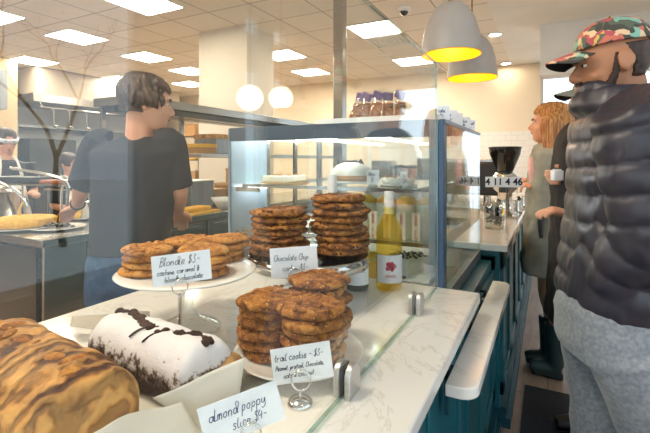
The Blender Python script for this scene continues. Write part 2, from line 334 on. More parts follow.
def face_mtx(c, nrm, roll=0):
    """XY plane at c facing nrm (text readable from nrm side)"""
    n = V(nrm).normalized(); x = V((0, 0, 1)).cross(n).normalized(); y = n.cross(x)
    return Matrix.Translation(c) @ Matrix((x, y, n)).transposed().to_4x4() @ Matrix.Rotation(roll, 4, 'Z')
exec_sections = True
# ================================================================== SETTING
ZC = 3.1; XL, XR, YB, YF = -9.6, 2.2, -2.2, 8.6
b = NB(); box(b, (XL-.1, YB-.1, -.1), (XR+.1, YF+.1, 0)); struct('floor', b, 'plank_floor')
b = NB(); box(b, (XL-.1, YB-.1, ZC), (-.6, YF+.1, ZC+.1)); struct('ceiling', b, 'ceiling_tiles')
b = NB(); box(b, (-.6, YB-.1, ZC-.004), (XR+.1, YF+.1, ZC+.1)); struct('ceiling', b, 'white_plaster')
b = NB(); box(b, (XL-.1, YB, 0), (XL, YF, ZC)); struct('wall_left', b, 'kitchen_tile')
b = NB(); box(b, (XL, YF, 0), (-.12, YF+.12, ZC)); box(b, (-.12, YF, 2.85), (XR, YF+.12, ZC)); box(b, (-.12, YF, 0), (XR, YF+.12, .35)); struct('wall_far', b, 'cream_plaster')
b = NB(); box(b, (-3.2, YF-.015, 0), (-.13, YF, 1.87)); struct('wall_tiling', b, 'subway')
b = NB(); box(b, (-.09, 6.2, 2.44), (XR, 6.5, ZC-.004)); struct('trim_bulkhead', b, 'white_plaster')
# street side wall with openings
b = NB(); segs = [(YB, 2.3, None), (2.3, 3.6, 'w'), (3.6, 3.92, 's'), (3.92, 4.12, 'w'), (4.12, 4.45, 's'), (4.45, YF, 'w')]
box(b, (XR, 2.3, 0), (XR+.14, 3.6, ZC)); box(b, (XR, 3.92, 0), (XR+.14, 4.12, ZC)); box(b, (XR, 4.45, 0), (XR+.14, YF, ZC))
for y0, y1 in ((3.6, 3.92), (4.12, 4.45)): box(b, (XR, y0, 2.37), (XR+.14, y1, 2.68)); box(b, (XR, y0, 2.95), (XR+.14, y1, ZC)); box(b, (XR, y0, 0), (XR+.14, y1, .9))
box(b, (XR, YB, 0), (XR+.14, 2.3, .5)); box(b, (XR, YB, 2.9), (XR+.14, 2.3, ZC)); struct('wall_right', b, 'white_plaster')
b = NB(); box(b, (XL, YB-.12, 0), (-3, YB, ZC)); box(b, (-3, YB-.12, 0), (XR, YB, .4)); box(b, (-3, YB-.12, 2.8), (XR, YB, ZC)); struct('wall_back', b, 'white_plaster')
def window(n, lo, hi, axis, mull, m='white_paint'):
    t = bpy.data.objects.new('window_%d' % n, None); C.objects.link(t); t['kind'] = 'structure'; lo, hi = V(lo), V(hi); b = NB(); w = .05
    if axis == 'x':
        X0, X1 = lo.x+.04, lo.x+.10
        for y in [lo.y+w/2, hi.y-w/2]+mull: box(b, (X0, y-w/2, lo.z), (X1, y+w/2, hi.z))
        for z in (lo.z+w/2, hi.z-w/2): box(b, (X0, lo.y, z-w/2), (X1, hi.y, z+w/2))
        g = NB(); box(g, (lo.x+.065, lo.y, lo.z), (lo.x+.071, hi.y, hi.z))
    else:
        Y0, Y1 = lo.y+.04, lo.y+.10
        for x in [lo.x+w/2, hi.x-w/2]+mull: box(b, (x-w/2, Y0, lo.z), (x+w/2, Y1, hi.z))
        for z in (lo.z+w/2, hi.z-w/2): box(b, (lo.x, Y0, z-w/2), (hi.x, Y1, z+w/2))
        g = NB(); box(g, (lo.x, lo.y+.065, lo.z), (hi.x, lo.y+.071, hi.z))
    f = obj('window_frame', b, m, t, kind='structure'); p = obj('window_pane', g, 'glass', t, kind='structure')
window(1, (XR, YB, .5), (XR+.1, 2.3, 2.9), 'x', [-.5, .9]); window(2, (XR, 3.6, .9), (XR+.1, 3.92, 2.37), 'x', []); window(3, (XR, 3.6, 2.68), (XR+.1, 3.92, 2.95), 'x', [])
window(4, (XR, 4.12, .9), (XR+.1, 4.45, 2.37), 'x', []); window(5, (XR, 4.12, 2.68), (XR+.1, 4.45, 2.95), 'x', []);
window(7, (-.12, YF, .35), (XR, YF+.1, 2.85), 'y', [.9]); window(8, (-3, YB-.12, .4), (XR, YB-.02, 2.8), 'y', [-1.6, 0, 1.2])
b = NB(); box(b, (-8, -9, -.25), (30, 20, -.12)); struct('ground_outside', b, 'white_plaster')
# white square pillar
b = NB(); box(b, (-4.28, 4.4, 0), (-3.45, 5.0, ZC)); struct('column_white', b, 'column_paint')
b = NB(); box(b, (-8.75, 3.5, 0), (-8.25, 4.1, ZC)); box(b, (-9.6, 3.6, 0), (-8.76, 4.0, ZC)); struct('column_cream', b, 'pier_beige')
# ceiling lights
LP = [(145, 3, 'nearest the window glass at the top of the view'), (-14, 14, 'at the far left edge of the ceiling'), (77, 37, 'above and left of the barista'), (33, 61, 'over the left end of the extractor hood'), (147, 57, 'just above the hair of the barista'), (121, 79, 'low behind the head of the barista'), (190, 71, 'beside the left edge of the white pillar'), (190, 84, 'farthest one left of the white pillar'), (283, 55, 'just right of the white pillar'), (311, 72, 'second one right of the white pillar'), (375, 29, 'largest one right of the pillar, beside the air vent'), (413, 61, 'nearest the rear wall above the display case')]
proto = thing('ceiling_light', 'square bright ceiling light panel '+LP[0][2], 'ceiling light', (0, 0, ZC))
b = NB()
for s in (-1, 1): box(b, (s*.295-.01, -.305, -.012), (s*.295+.01, .305, .0)); box(b, (-.305, s*.295-.01, -.012), (.305, s*.295+.01, .0))
obj('frame', b, 'white_paint', proto); bx('diffuser', (-.287, -.287, -.008), (.287, .287, -.002), 'panel_light', proto)
def snap(v, o): return o+round((v-o)/.61)*.61
used = set(); first = True
for px, py, d in LP:
    p = atz(px, py, ZC); x, y = p.x, p.y
    while (round(x, 2), round(y, 2)) in used: x -= .61
    used.add((round(x, 2), round(y, 2)))
    if first: proto.location = (x, y, ZC); first = False
    else: dup(proto, (x, y, ZC), label='square bright ceiling light panel '+d)
for i, (x, y) in enumerate(((-1.2, .2), (-3, -.5), (-4.5, .5))):   # extra panels added out of view to brighten the room
    dup(proto, (x, y, ZC), label='square bright ceiling light panel added outside the view to brighten the counter or kitchen', group='ceiling lights added out of view')
def vent(px, py, d):
    p = atz(px, py, ZC); t = thing('ceiling_vent', 'white square ceiling air diffuser '+d, 'ceiling vent', (snap(p.x, -2.065), snap(p.y, 5.365), ZC)); b = NB()
    for i in range(4):
        r = .28-.07*i
        for s in (-1, 1): box(b, (s*r-.012, -r, -.02-.004*i), (s*r+.012, r, 0)); box(b, (-r, s*r-.012, -.02-.004*i), (r, s*r+.012, 0))
    obj('louvre', b, 'white_paint', t)
vent(392, 44, 'beside the largest light panel'); vent(420, 72, 'beside the light panel nearest the rear wall')
p = atz(385, 54, ZC); t = thing('ceiling_speaker', 'flat round white speaker grille between two ceiling panels', 'speaker', p); b = NB(); lathe(b, [(0, -.012), (.1, -.012), (.125, 0)], 28); obj('grille', b, 'white_plaster', t, True)
p = atz(404, 8, ZC); t = thing('security_camera', 'small white dome camera with black eye on the ceiling', 'camera', p); b = NB(); lathe(b, [(.075, 0), (.075, -.03), (.055, -.045), (0, -.045)], 24); obj('housing', b, 'white_paint', t, True); b = NB(); ell(b, (0, 0, -.045), (.048, .048, .045)); obj('dome', b, 'black_gloss', t, True)
for px, py, d in ((495, 34, 'the nearer one, right of the front pendant'), (506, 63, 'the farther one, by the rear wall')):
    p = atz(px, py, ZC); t = thing('recessed_light', 'small round recessed ceiling spotlight, '+d, 'ceiling light', (p.x, p.y, ZC-.004)); b = NB(); ring(b, (0, 0, -.004), .085, .012); obj('trim_ring', b, 'white_paint', t, True); b = NB(); lathe(b, [(0, -.006), (.075, -.006), (.075, -.001), (0, -.001)], 24); obj('lamp_disc', b, 'down_light', t)
# pendants
def pendant(px, ptop, pbot, w, d, label):
    c = at(px, (ptop+pbot)/2, d); R = w/FPX*d/2; h = (pbot-ptop)/FPX*d; zb = c.z-h/2
    t = thing('pendant_lamp', label, 'pendant lamp', (c.x, c.y, zb))
    pr = [(R, 0), (R*.99, h*.15), (R*.93, h*.4), (R*.8, h*.65), (R*.6, h*.85), (R*.35, h*.96), (.02, h)]
    b = NB(); lathe(b, pr, 40); obj('shade', b, 'pendant_grey', t, 2)
    b = NB(); lathe(b, [(r*.975, z-.002 if z == 0 else z-.006) for r, z in pr], 40); obj('shade_lining', b, 'pendant_gold', t, 2, label='glossy golden yellow inner lining')
    b = NB(); ring(b, (0, 0, 0), R*.985, .004, seg=40); obj('rim', b, 'pendant_gold', t, True)
    b = NB(); tube(b, (0, 0, h), (0, 0, h+.06), .016); tube(b, (0, 0, h+.05), (0, 0, ZC-.01-zb), .006); obj('rod', b, 'brass', t, True)
    b = NB(); ell(b, (0, 0, h*.45), (.05, .05, .06)); obj('bulb', b, 'bulb', t, True); b = NB(); tube(b, (0, 0, h*.55), (0, 0, h), .02); obj('socket', b, 'brass', t, True)
pendant(451, 2, 55, 58, 2.6, 'large grey dome pendant lamp with golden inside, nearest one'); pendant(472, 34, 78, 48, 3.2, 'grey dome pendant lamp with golden inside, half hidden behind the nearest')
# globe lamps above the street door, mirrored in the glass
def globe(x, y, z, lab):
    t = thing('globe_lamp', lab, 'pendant lamp', (x, y, z)); b = NB(); ell(b, (0, 0, 0), (.11, .11, .11)); obj('globe', b, 'globe', t, 2); b = NB(); tube(b, (0, 0, .1), (0, 0, ZC-z), .006); obj('rod', b, 'brass', t)
for px, nm in ((250, 'left'), (281, 'right')):
    u = (px-325)/FPX; dx = u*CS-SN; dy = u*SN+CS; s = (1.9+.32)/-dx; globe(-.32+1.9-.0, dy*(s+.0)+0, HC+(160-98)/FPX*s, 'white glass globe lamp seen mirrored in the pane, %s one' % nm)
# ================================================================== COUNTERS
WX0, WX1, WY1, WZ = -1.17, -.19, 1.42, .92
b = NB(); box(b, (WX0, -.6, WZ-.035), (WX1, WY1, WZ)); tag(obj('worktop', b, 'quartz', bevel=.006), 'white veined quartz serving worktop in the foreground', 'worktop')
def shaker(t, lo, hi, axis='x', n=1, y0=0, y1=1, z0=0, z1=1, face=0, s=1):
    """raised frames of door panels on plane x=face (s: outward sign)"""
    w = (y1-y0)/n
    for i in range(n):
        a, c = y0+i*w+.012, y0+(i+1)*w-.012; b = NB(); fr = .07
        for (p, q, r, u) in ((a, a+fr, z0, z1), (c-fr, c, z0, z1), (a, c, z0, z0+fr), (a, c, z1-fr, z1)):
            if axis == 'x': box(b, (face, p, r), (face+.018*s, q, u))
            else: box(b, (p, face, r), (q, face+.018*s, u))
        if axis == 'x': box(b, (face-.004*s, a, z0), (face+.005*s, c, z1))
        else: box(b, (a, face-.004*s, z0), (c, face+.005*s, z1))
        obj('door_panel', b, 'teal', t, bevel=.003)
t = thing('base_cabinet', 'teal panelled counter base under the foreground worktop', 'cabinet', (0, 0, 0))
bx('body', (-1.12, -.55, .1), (-.25, 1.4, WZ-.036), 'teal', t); shaker(t, 0, 0, n=4, y0=-.5, y1=1.4, z0=.16, z1=.86, face=-.25)
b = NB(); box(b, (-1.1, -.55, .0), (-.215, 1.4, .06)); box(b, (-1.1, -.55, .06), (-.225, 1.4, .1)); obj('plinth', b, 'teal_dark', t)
t = thing('base_cabinet', 'teal panelled base beneath the glass display case', 'cabinet', (0, 0, 0))
bx('body', (-1.17, 1.432, .1), (-.25, 2.255, .84), 'teal', t); shaker(t, 0, 0, n=2, y0=1.45, y1=2.25, z0=.16, z1=.8, face=-.25)
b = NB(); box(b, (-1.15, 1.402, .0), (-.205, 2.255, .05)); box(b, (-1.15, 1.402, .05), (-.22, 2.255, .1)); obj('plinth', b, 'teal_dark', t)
# bag ledge on the customer side
t = thing('bag_ledge', 'narrow white rounded ledge fixed to the teal front below the worktop', 'ledge', (0, 0, 0)); b = NB()
x0, x1, y0, y1, r = -.203, -.135, .96, 1.88, .04; pts = [(x0, y0), (x0, y1)]+[(x1-r+r*math.sin(a), y1-r+r*math.cos(a)) for a in [i*PI/12 for i in range(7)]]+[(x1-r+r*math.cos(a), y0+r-r*math.sin(a)) for a in [i*PI/12 for i in range(7)]]
vs0 = [b.verts.new((x, y, .815)) for x, y in pts]; vs1 = [b.verts.new((x, y, .842)) for x, y in pts]; b.faces.new(vs0); b.faces.new(vs1)
for i in range(len(pts)): j = (i+1) % len(pts); b.faces.new([vs0[i], vs0[j], vs1[j], vs1[i]])
obj('ledge_top', b, 'quartz', t, bevel=.003); b = NB()
b.free()
for y in (1.1, 1.7):
    b = NB(); box(b, (-.2315, y-.015, .7), (-.222, y+.015, .8145)); box(b, (-.2315, y-.015, .79), (-.17, y+.015, .8145)); obj('bracket', b, 'teal_dark', t)
# far counter
t = thing('base_cabinet', 'long teal panelled counter base beyond the display case', 'cabinet', (0, 0, 0))
bx('body', (-.95, 2.285, .1), (-.215, 6.2, .884), 'teal', t); shaker(t, 0, 0, n=8, y0=2.29, y1=6.2, z0=.16, z1=.86, face=-.215); shaker(t, 0, 0, 'y', 2, -.94, -.22, .16, .86, 2.285, -1)
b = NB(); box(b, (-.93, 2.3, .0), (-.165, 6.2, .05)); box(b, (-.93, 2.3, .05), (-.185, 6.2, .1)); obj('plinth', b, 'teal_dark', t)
b = NB(); box(b, (-1.0, 2.262, .885), (-.175, 6.25, .92)); tag(obj('worktop', b, 'quartz', bevel=.006), 'white quartz worktop of the far counter behind the display case', 'worktop')
# sneeze guard
t = thing('glass_screen', 'tall frameless glass screen standing along the front worktop', 'glass screen', (0, 0, 0))
def pane(name, lo, hi, parent, thin=0, m='glass'):
    b = NB(); box(b, lo, hi); o = obj(name, b, m, parent); o.data.materials.append(M['glass_edge'])
    for f in o.data.polygons:
        if abs(f.normal[thin]) < .5: f.material_index = 1
    return o
pane('pane', (-.325, -.35, WZ+.006), (-.317, 1.385, 1.655), t)
def clip(px, py):
    p = atz(px, py, WZ); t = thing('glass_clamp', 'polished steel half-round clamp holding the glass screen, '+('nearest one' if px < 400 else 'the one by the display case'), 'clamp', (-.321, p.y, WZ)); b = NB()
    for s in (-1, 1):
        n = 12; a0 = [(-.024, 0), (.024, 0), (.024, .03)]+[(.024*math.cos(i*PI/n), .036+.022*math.sin(i*PI/n)) for i in range(n+1)]+[(-.024, .03)]
        lo = [b.verts.new((s*.0055, x, z)) for x, z in a0]; hi = [b.verts.new((s*.017, x, z)) for x, z in a0]; b.faces.new(lo); b.faces.new(hi)
        for i in range(len(a0)): j = (i+1) % len(a0); b.faces.new([lo[i], lo[j], hi[j], hi[i]])
    obj('jaw', b, 'clamp_steel', t, bevel=.002); bx('gasket', (-.0053, -.02, .0), (-.0042, .02, .05), 'black', t); bx('gasket', (.0042, -.02, .0), (.0053, .02, .05), 'black', t)
clip(357, 396); clip(422, 314)
# ================================================================== DISPLAY CASE
CX0, CX1, CY0, CY1, CZ0, CZ1 = -1.21, -.30, 1.43, 2.255, .845, 1.475
case = thing('display_case', 'glass refrigerated pastry display case with dark blue frame', 'display case', (0, 0, 0))
bx('deck', (CX0, CY0, CZ0), (CX1, CY1, CZ0+.045), 'steel_dull', case)
pane('side_pane', (CX0, CY0, CZ0+.046), (CX1-.04, CY0+.006, CZ1-.045), case, 1); pane('front_pane', (CX1-.012, CY0+.04, .85), (CX1-.004, CY1, CZ1-.005), case, 0); pane('end_pane', (CX0, CY1-.006, CZ0+.046), (CX1-.02, CY1, CZ1-.01), case, 1)
bx('top_panel', (CX0+.0, CY0+.01, CZ1-.012), (CX1, CY1, CZ1), 'steel_dull', case)
bx('top_rail', (CX0, CY0-.008, CZ1-.055), (CX1-.05, CY0+.01, CZ1+.002), 'rail_dark', case, .002)
b = NB(); box(b, (-.352, CY0-.012, CZ0), (-.322, CY0+.03, CZ1)); obj('corner_post', b, 'blue_grey', case, bevel=.002); b = NB(); box(b, (-.3205, CY0-.012, CZ0), (-.304, CY0+.035, CZ1)); obj('corner_post', b, 'post_blue', case, bevel=.002, label='dark blue metal corner post')
bx('rear_panel', (CX0-.012, CY0, CZ0+.05), (CX0, 1.70, CZ1), 'blue_grey', case)
pane('sliding_door', (CX0-.01, 1.705, CZ0+.05), (CX0-.004, CY1, CZ1-.02), case, 0)
b = NB()
for y in (1.71, 1.97, CY1-.02): box(b, (CX0-.014, y-.012, CZ0+.05), (CX0, y+.012, CZ1-.01))
obj('door_frame', b, 'steel', case)
for z, xa, xb in ((1.235, CX0+.03, -.42), (1.045, CX0+.03, -.36)):
    s = pane('shelf', (xa, CY0+.05, z-.008), (xb, CY1-.03, z), case, 2, 'shelf_glass'); b = NB(); box(b, (xa, CY0+.042, z-.012), (xb, CY0+.05, z+.002)); obj('shelf_trim', b, 'steel', s)
    for y in (CY0+.03, CY1-.03): bx('bracket', (xa-.02, y-.008, z-.03), (xa+.1, y+.008, z-.012), 'steel', case)
b = NB(); box(b, (-1.12, CY0+.03, CZ1-.03), (-1.09, CY1-.03, CZ1-.0125)); obj('light_strip', b, 'led', case); b = NB(); box(b, (-.78, CY0+.03, CZ1-.03), (-.755, CY1-.03, CZ1-.0125)); obj('light_strip', b, 'led', case)
b = NB(); box(b, (-1.16, CY0+.055, 1.212), (-1.145, CY1-.05, 1.2255)); obj('light_strip', b, 'led', case)
# ================================================================== COOKIES AND CAKES
def cookie_mesh(name, R, h, seed, lump=.15):
    b = NB(); rnd = random.Random(seed); n = 8
    prof = [(0, 0), (R*.5, 0), (R*.85, .0), (R*.97, h*.2), (R, h*.45), (R*.95, h*.75), (R*.8, h*.95), (R*.5, h), (R*.25, h), (0, h)]
    lathe(b, prof, 36)
    for v in b.verts:
        q = V((v.co.x*18+seed*7, v.co.y*18, v.co.z*30)); e = noise.noise(q); f = noise.noise(q*3.3)+.6*noise.noise(q*7)
        r = math.hypot(v.co.x, v.co.y)
        if r > R*.6: v.co.x *= 1+e*lump; v.co.y *= 1+e*lump
        if v.co.z > h*.3: v.co.z += f*h*.22*(1 if r < R*.9 else .3)+e*h*.15
    for i in range(22):
        a = rnd.uniform(0, 2*PI); r = R*rnd.uniform(.25, .9); q_ = rnd.uniform(.004, .009)*R/.066; ell(b, (r*math.cos(a), r*math.sin(a), h*.93), (q_, q_, h*.16), None, 7, 5)
    bmesh.ops.recalc_face_normals(b, faces=b.faces); me = bpy.data.meshes.new(name); b.to_mesh(me); b.free(); me.polygons.foreach_set('use_smooth', [True]*len(me.polygons)); return me
def stack(kind, name, cat, mat_, x, y, z, R, h, n, where, group, gap=1.0, jit=.006, vari=3):
    if kind not in PROTO: PROTO[kind] = [cookie_mesh(name, R, h, s) for s in range(vari)]; [me.materials.append(M[mat_]) for me in PROTO[kind]]
    for i in range(n):
        o = bpy.data.objects.new(name, random.choice(PROTO[kind])); C.objects.link(o); o.location = (x+random.uniform(-jit, jit), y+random.uniform(-jit, jit), z+i*h*gap); o.rotation_euler = (random.uniform(-.015, .015), random.uniform(-.015, .015), random.uniform(0, 6.28))
        w = 'at the bottom' if i == 0 else ('on top' if i == n-1 else ordw(i)+' from the bottom')
        s = random.uniform(.95, 1.05); o.scale = (s, s, 1); tag(o, '%s, %s of %s' % (kind, w, where), cat, group)
PROTO = {}
def wx(p): return p.x, p.y
# trail cookies plate
pc = atz(299, 362, WZ); t = thing('plate', 'round white plate under the trail cookies', 'plate', (pc.x, pc.y, WZ)); b = NB(); lathe(b, [(0, .001), (.07, .001), (.075, .008), (.115, .016), (.132, .026), (.134, .029), (.130, .029), (.112, .021), (.07, .0125), (0, .0125)], 48); obj('dish', b, 'ceramic', t, 2)
z0 = WZ+.0135
p = atz(261, 358, z0); stack('trail cookie', 'trail_cookie', 'cookie', 'cookie_trail', p.x-.002, p.y+.035, z0, .066, .021, 6, 'the left stack on the white plate', 'trail cookies', .98)
p = atz(306, 352, z0); stack('trail cookie', 'trail_cookie', 'cookie', 'cookie_trail', p.x-.01, p.y+.085, z0, .066, .021, 7, 'the rear right stack on the white plate', 'trail cookies', .98)
p = atz(314, 362, z0); stack('trail cookie', 'trail_cookie', 'cookie', 'cookie_trail', p.x+.0, p.y+.0, z0, .066, .021, 6, 'the front right stack on the white plate', 'trail cookies', .98)
# chocolate chip stand
cc = atz(309, 252, 1.06); t = thing('cake_stand', 'polished metal cake stand holding the chocolate chip cookies', 'cake stand', (cc.x, cc.y, WZ))
R = 122/FPX*1.27/2
b = NB(); lathe(b, [(0, .124), (R*.97, .124), (R, .112), (R, .106), (R*1.005, .106), (R*1.005, .139), (R*.99, .139), (R*.97, .1375), (0, .1375)], 56); obj('plate', b, 'chrome', t, 2)
b = NB(); lathe(b, [(0, .1239), (.03, .1239), (.018, .09), (.015, .06), (.022, .03), (.08, .012), (.1, .004), (.1, .0), (0, 0)], 32); obj('pedestal', b, 'chrome', t, 2)
zt = WZ+.139
d0 = V((CS, SN, 0))
for off, n, w, bk in ((-.090, 7, 'left', 0), (.092, 9, 'right', .015)):
    stack('chocolate chip cookie', 'chocolate_chip_cookie', 'cookie', 'cookie_chip', cc.x+d0.x*off-SN*bk, cc.y+d0.y*off+CS*bk, zt, .086, .0193, n, 'the %s stack on the metal stand' % w, 'chocolate chip cookies', 1.0)
# blondie stand
bc = atz(188, 328, WZ); t = thing('cake_stand', 'glass pedestal cake stand with a wide white plate under the blondies', 'cake stand', (bc.x, bc.y, WZ)); ztb = .142
b = NB(); lathe(b, [(0, ztb-.009), (.12, ztb-.007), (.165, ztb), (.170, ztb+.004), (.165, ztb+.006), (.12, ztb-.001), (0, ztb-.001)], 56); obj('plate', b, 'ceramic', t, 2)
b = NB(); lathe(b, [(0, ztb-.0095), (.045, ztb-.011), (.022, ztb-.03), (.012, ztb-.06), (.013, .05), (.03, .03), (.07, .012), (.082, .003), (.08, 0), (0, 0)], 36); obj('pedestal', b, 'clear_glass', t, 2)
zb = WZ+ztb
for (px, py, n, w, bk) in ((147, 272, 4, 'the front left stack', .0), (176, 268, 4, 'the rear middle stack', .07), (205, 273, 4, 'the front right stack', .0), (222, 262, 4, 'the rear right stack', .04)):
    p = atz(px, py, zb); stack('blondie', 'blondie', 'cookie', 'blondie', p.x-SN*bk, p.y+CS*bk, zb, .062, .0165, n, w+' on the glass pedestal', 'blondies', 1.0)
# loaves
def loaf_mesh(L, W, H, dome, amp, seed, crack=0):
    b = NB(); nx, na = 70, 48; rings = []
    for i in range(nx+1):
        t = i/nx; x = (t-.5)*L; e = min(1, (min(t, 1-t)*L/.022)); e = math.sqrt(max(0, 1-(1-e)**2)) if e < 1 else 1; r = []
        for k in range(na):
            a = 2*PI*k/na; c, s = math.cos(a), math.sin(a); p = 3.2
            yy = math.copysign(abs(c)**(2/p), c)*W/2*(.55+.45*e); zz = math.copysign(abs(s)**(2/p), s)
            taper = 1-.10*(1-zz)/2*1.0
            z = H/2+zz*H/2*(.6+.4*e)
            if zz > 0: z += dome*(1-(yy/(W/2))**2)*e*zz
            q = V((x*16+seed, yy*16, z*16)); dsp = amp*noise.noise(q)+amp*.5*noise.noise(q*2.7)
            if crack and zz > .6: dsp -= crack*math.exp(-((yy-.012*math.sin(x*30+seed))/.012)**2)*(.6+.6*noise.noise(V((x*40, 0, seed))))
            r.append(V((x, yy*taper*(1+dsp*4), max(0, z+dsp*(1 if zz > 0 else .1)))))
        rings.append(r)
    skinrings(b, rings); return b
t = thing('banana_loaf', 'golden brown marbled banana loaf cake at the front left', 'cake', (-.70, .372, WZ+.0125), -.12); obj('loaf', loaf_mesh(.36, .155, .105, .022, .007, 3, .006), 'banana_bread', t, 2)
b = NB()
for i in range(9):   # baked banana slices and dark crust along the top
    x = -.15+i*.036; ell(b, (x, .012*math.sin(i*2.1), .121+.003*math.sin(i)), (.021, .013, .006), Quaternion((0, 0, 1), i*1.1), 14, 8)
obj('banana_topping', b, 'cookie_trail', t, 2, label='caramelised banana pieces along the top')
t = thing('chocolate_loaf', 'dark chocolate loaf cake dusted with white sugar', 'cake', (-.655, .565, WZ+.002), -.10); obj('loaf', loaf_mesh(.30, .125, .085, .024, .005, 11, .010), 'sugared_cake', t, 2)
b = NB(); rnd = random.Random(5)
for i in range(120):
    x = rnd.uniform(-.14, .14); y = .012*math.sin(x*30+11)+rnd.gauss(0, .004); s = rnd.uniform(.003, .009); ell(b, (x, y, .1015+rnd.uniform(-.002, .003)), (s*1.2, s, s*.8), None, 8, 6)
for sx in (-.02, .02): wire(b, [(sx, -.045, .094), (sx+.006, -.03, .103), (sx+.02, -.004, .1085)], .002)
obj('cracked_crust', b, 'choc_cake', t, 2, label='dark crumbly crack along the top')
b = NB(); box(b, (-.95, .25, WZ+.001), (-.50, .455, WZ+.0115)); tag(obj('wooden_board', b, 'wood_board', bevel=.003), 'pale wooden board under the banana loaf', 'board')
# parchment sheets
def sheet(pts, lab, bend=.01, n=14, seed=0):
    b = NB(); P = [V(p) for p in pts]; g = []
    for i in range(n+1):
        row = []
        for j in range(n+1):
            u, v = i/n, j/n; p = P[0].lerp(P[1], u).lerp(P[3].lerp(P[2], u), v); p = p+V((0, 0, 1))*bend*noise.noise(V((u*2+seed, v*2, 1)))+V((.3, -1, 0))*bend*.5*noise.noise(V((u*3, v*3+seed, 4)))
            row.append(b.verts.new(p))
        g.append(row)
    for i in range(n):
        for j in range(n): b.faces.new([g[i][j], g[i+1][j], g[i+1][j+1], g[i][j+1]])
    o = obj('parchment_sheet', b, 'parchment', None, 2); s = o.modifiers.new('s', 'SOLIDIFY'); s.thickness = .0005; tag(o, lab, 'baking paper'); return o
zf = WZ+.003
sheet([atz(70, 326, .94), atz(72, 316, .985), atz(150, 311, .985), atz(148, 334, zf)], 'white baking paper standing up behind the sugared loaf', .006, seed=1)
sheet([V((-.85, .475, zf)), V((-.42, .475, zf)), V((-.44, .66, zf)), V((-.83, .68, zf))], 'white baking paper lying under the sugared loaf', .0, seed=2)
sheet([at(80, 440, .52), at(205, 440, .60), at(182, 402, .61), at(128, 414, .56)], 'white baking paper folded up against the near end of the banana loaf', .004, seed=3)
sheet([atz(196, 432, .94), atz(236, 424, .955), at(245, 357, .64), at(152, 398, .62)], 'translucent baking paper standing in front of the almond slice', .004, seed=5)
t = thing('almond_poppy_slice', 'brown almond poppy slice cake behind translucent paper', 'cake', atz(214, 392, WZ)+V((-.01, -.012, .002)), YAW); obj('cake', loaf_mesh(.13, .08, .06, .008, .002, 21), 'almond_slice', t, 2)
# price cards
def card(ctr, W, H, nrm, roll, lines, lab, base, holder='low', ink='ink', group=None):
    t = thing('price_card', lab, 'sign', (base.x, base.y, WZ), 0, group); m = Matrix.Translation(-V((base.x, base.y, WZ))) @ face_mtx(ctr, nrm, roll)
    b = NB(); vs = box(b, (-W/2, -H/2, -.0006), (W/2, H/2, .0006))
    for v in vs: v.co = m @ v.co
    obj('card', b, 'paper', t); handwriting(t, [(s, x, y, z) for s, x, y, z in lines], m @ Matrix.Translation((0, 0, .0010)), ink, .00055)
    return t, m
def holder(lab, base, ringc, nrm, R, rb=.022, stem=.0022, cat='card holder'):
    t = thing('card_holder', lab, cat, (base.x, base.y, WZ)); b = NB(); lathe(b, [(0, .0), (rb, 0), (rb, .004), (rb*.8, .009), (rb*.3, .013), (0, .0135)], 28); obj('base', b, 'chrome', t, 2)
    r = V(ringc)-V((base.x, base.y, WZ)); b = NB(); tube(b, (0, 0, .012), r-V((0, 0, R)), stem, 10); obj('stem', b, 'chrome', t, True)
    b = NB(); ring(b, r, R, .0013, nrm); ring(b, r+V(nrm).normalized()*.0045, R*.96, .0013, nrm); obj('ring_clip', b, 'chrome', t, True)
def tocam(p, a=0):
    v = V((0, 0, HC))-p; v.z *= .15; v.normalize(); return Matrix.Rotation(a, 3, 'Z') @ v
def cardpix(px, py, d, wpx, hpx, roll, lines, lab, basepx, ink='ink', a=0, back=.003, rpx=13, rpy=None):
    c = at(px, py, d); n = tocam(c, a); base = atz(basepx[0], basepx[1], WZ); s = d/FPX
    card(c, wpx*s, hpx*s, n, roll, [(q, x*s, y*s, z*s) for q, x, y, z in lines], lab, base, ink=ink); return c, n, base, s
c, n, bs, s = cardpix(302, 363, .742, 60, 35, .13, [('trail cookie - $3-', -27, 5, 7.0), ('Peanut, pretzel, Chocolate,', -27, -4, 4.6), ('oats & coconut', -20, -12, 5.2)], 'handwritten price card for the trail cookies', (300, 404))
holder('small chrome ring holder in front of the trail cookie card', atz(300, 404, WZ)+V((0, 0, 0)), at(301, 380, .732), n, 9.5*s)
c, n, bs, s = cardpix(242, 414, .60, 80, 40, .26, [('almond poppy', -32, 3, 11.0), ('slice $4-', -12, -11, 10)], 'handwritten price card for the almond poppy slice in front', (252, 455), 'ink_blue')
holder('small chrome ring holder in front of the almond poppy card', atz(252, 458, WZ), at(251, 433, .595), n, 10*s, .02)
c, n, bs, s = cardpix(182, 268, .86, 56, 30, .07, [('Blondie $3-', -21, 4, 8.6), ('cashew, caramel &', -24, -4.5, 5.6), ('blonde chocolate', -17, -12, 5.4)], 'handwritten price card for the blondies', (180, 352))
holder('tall chrome ring holder in front of the blondie card', atz(180, 352, WZ), at(180, 287, .852), n, 7.5*s, .012, .004)
c, n, bs, s = cardpix(294, 262, 1.05, 47, 30, .06, [('Chocolate Chip', -20, 2, 6.0), ('cookie $3-', -12, -8, 6.0)], 'handwritten price card for the chocolate chip cookies', (296, 300))
holder('chrome ring holder in front of the chocolate chip card', atz(296, 322, WZ), at(296, 275, 1.04), n, 7.5*s, .02)
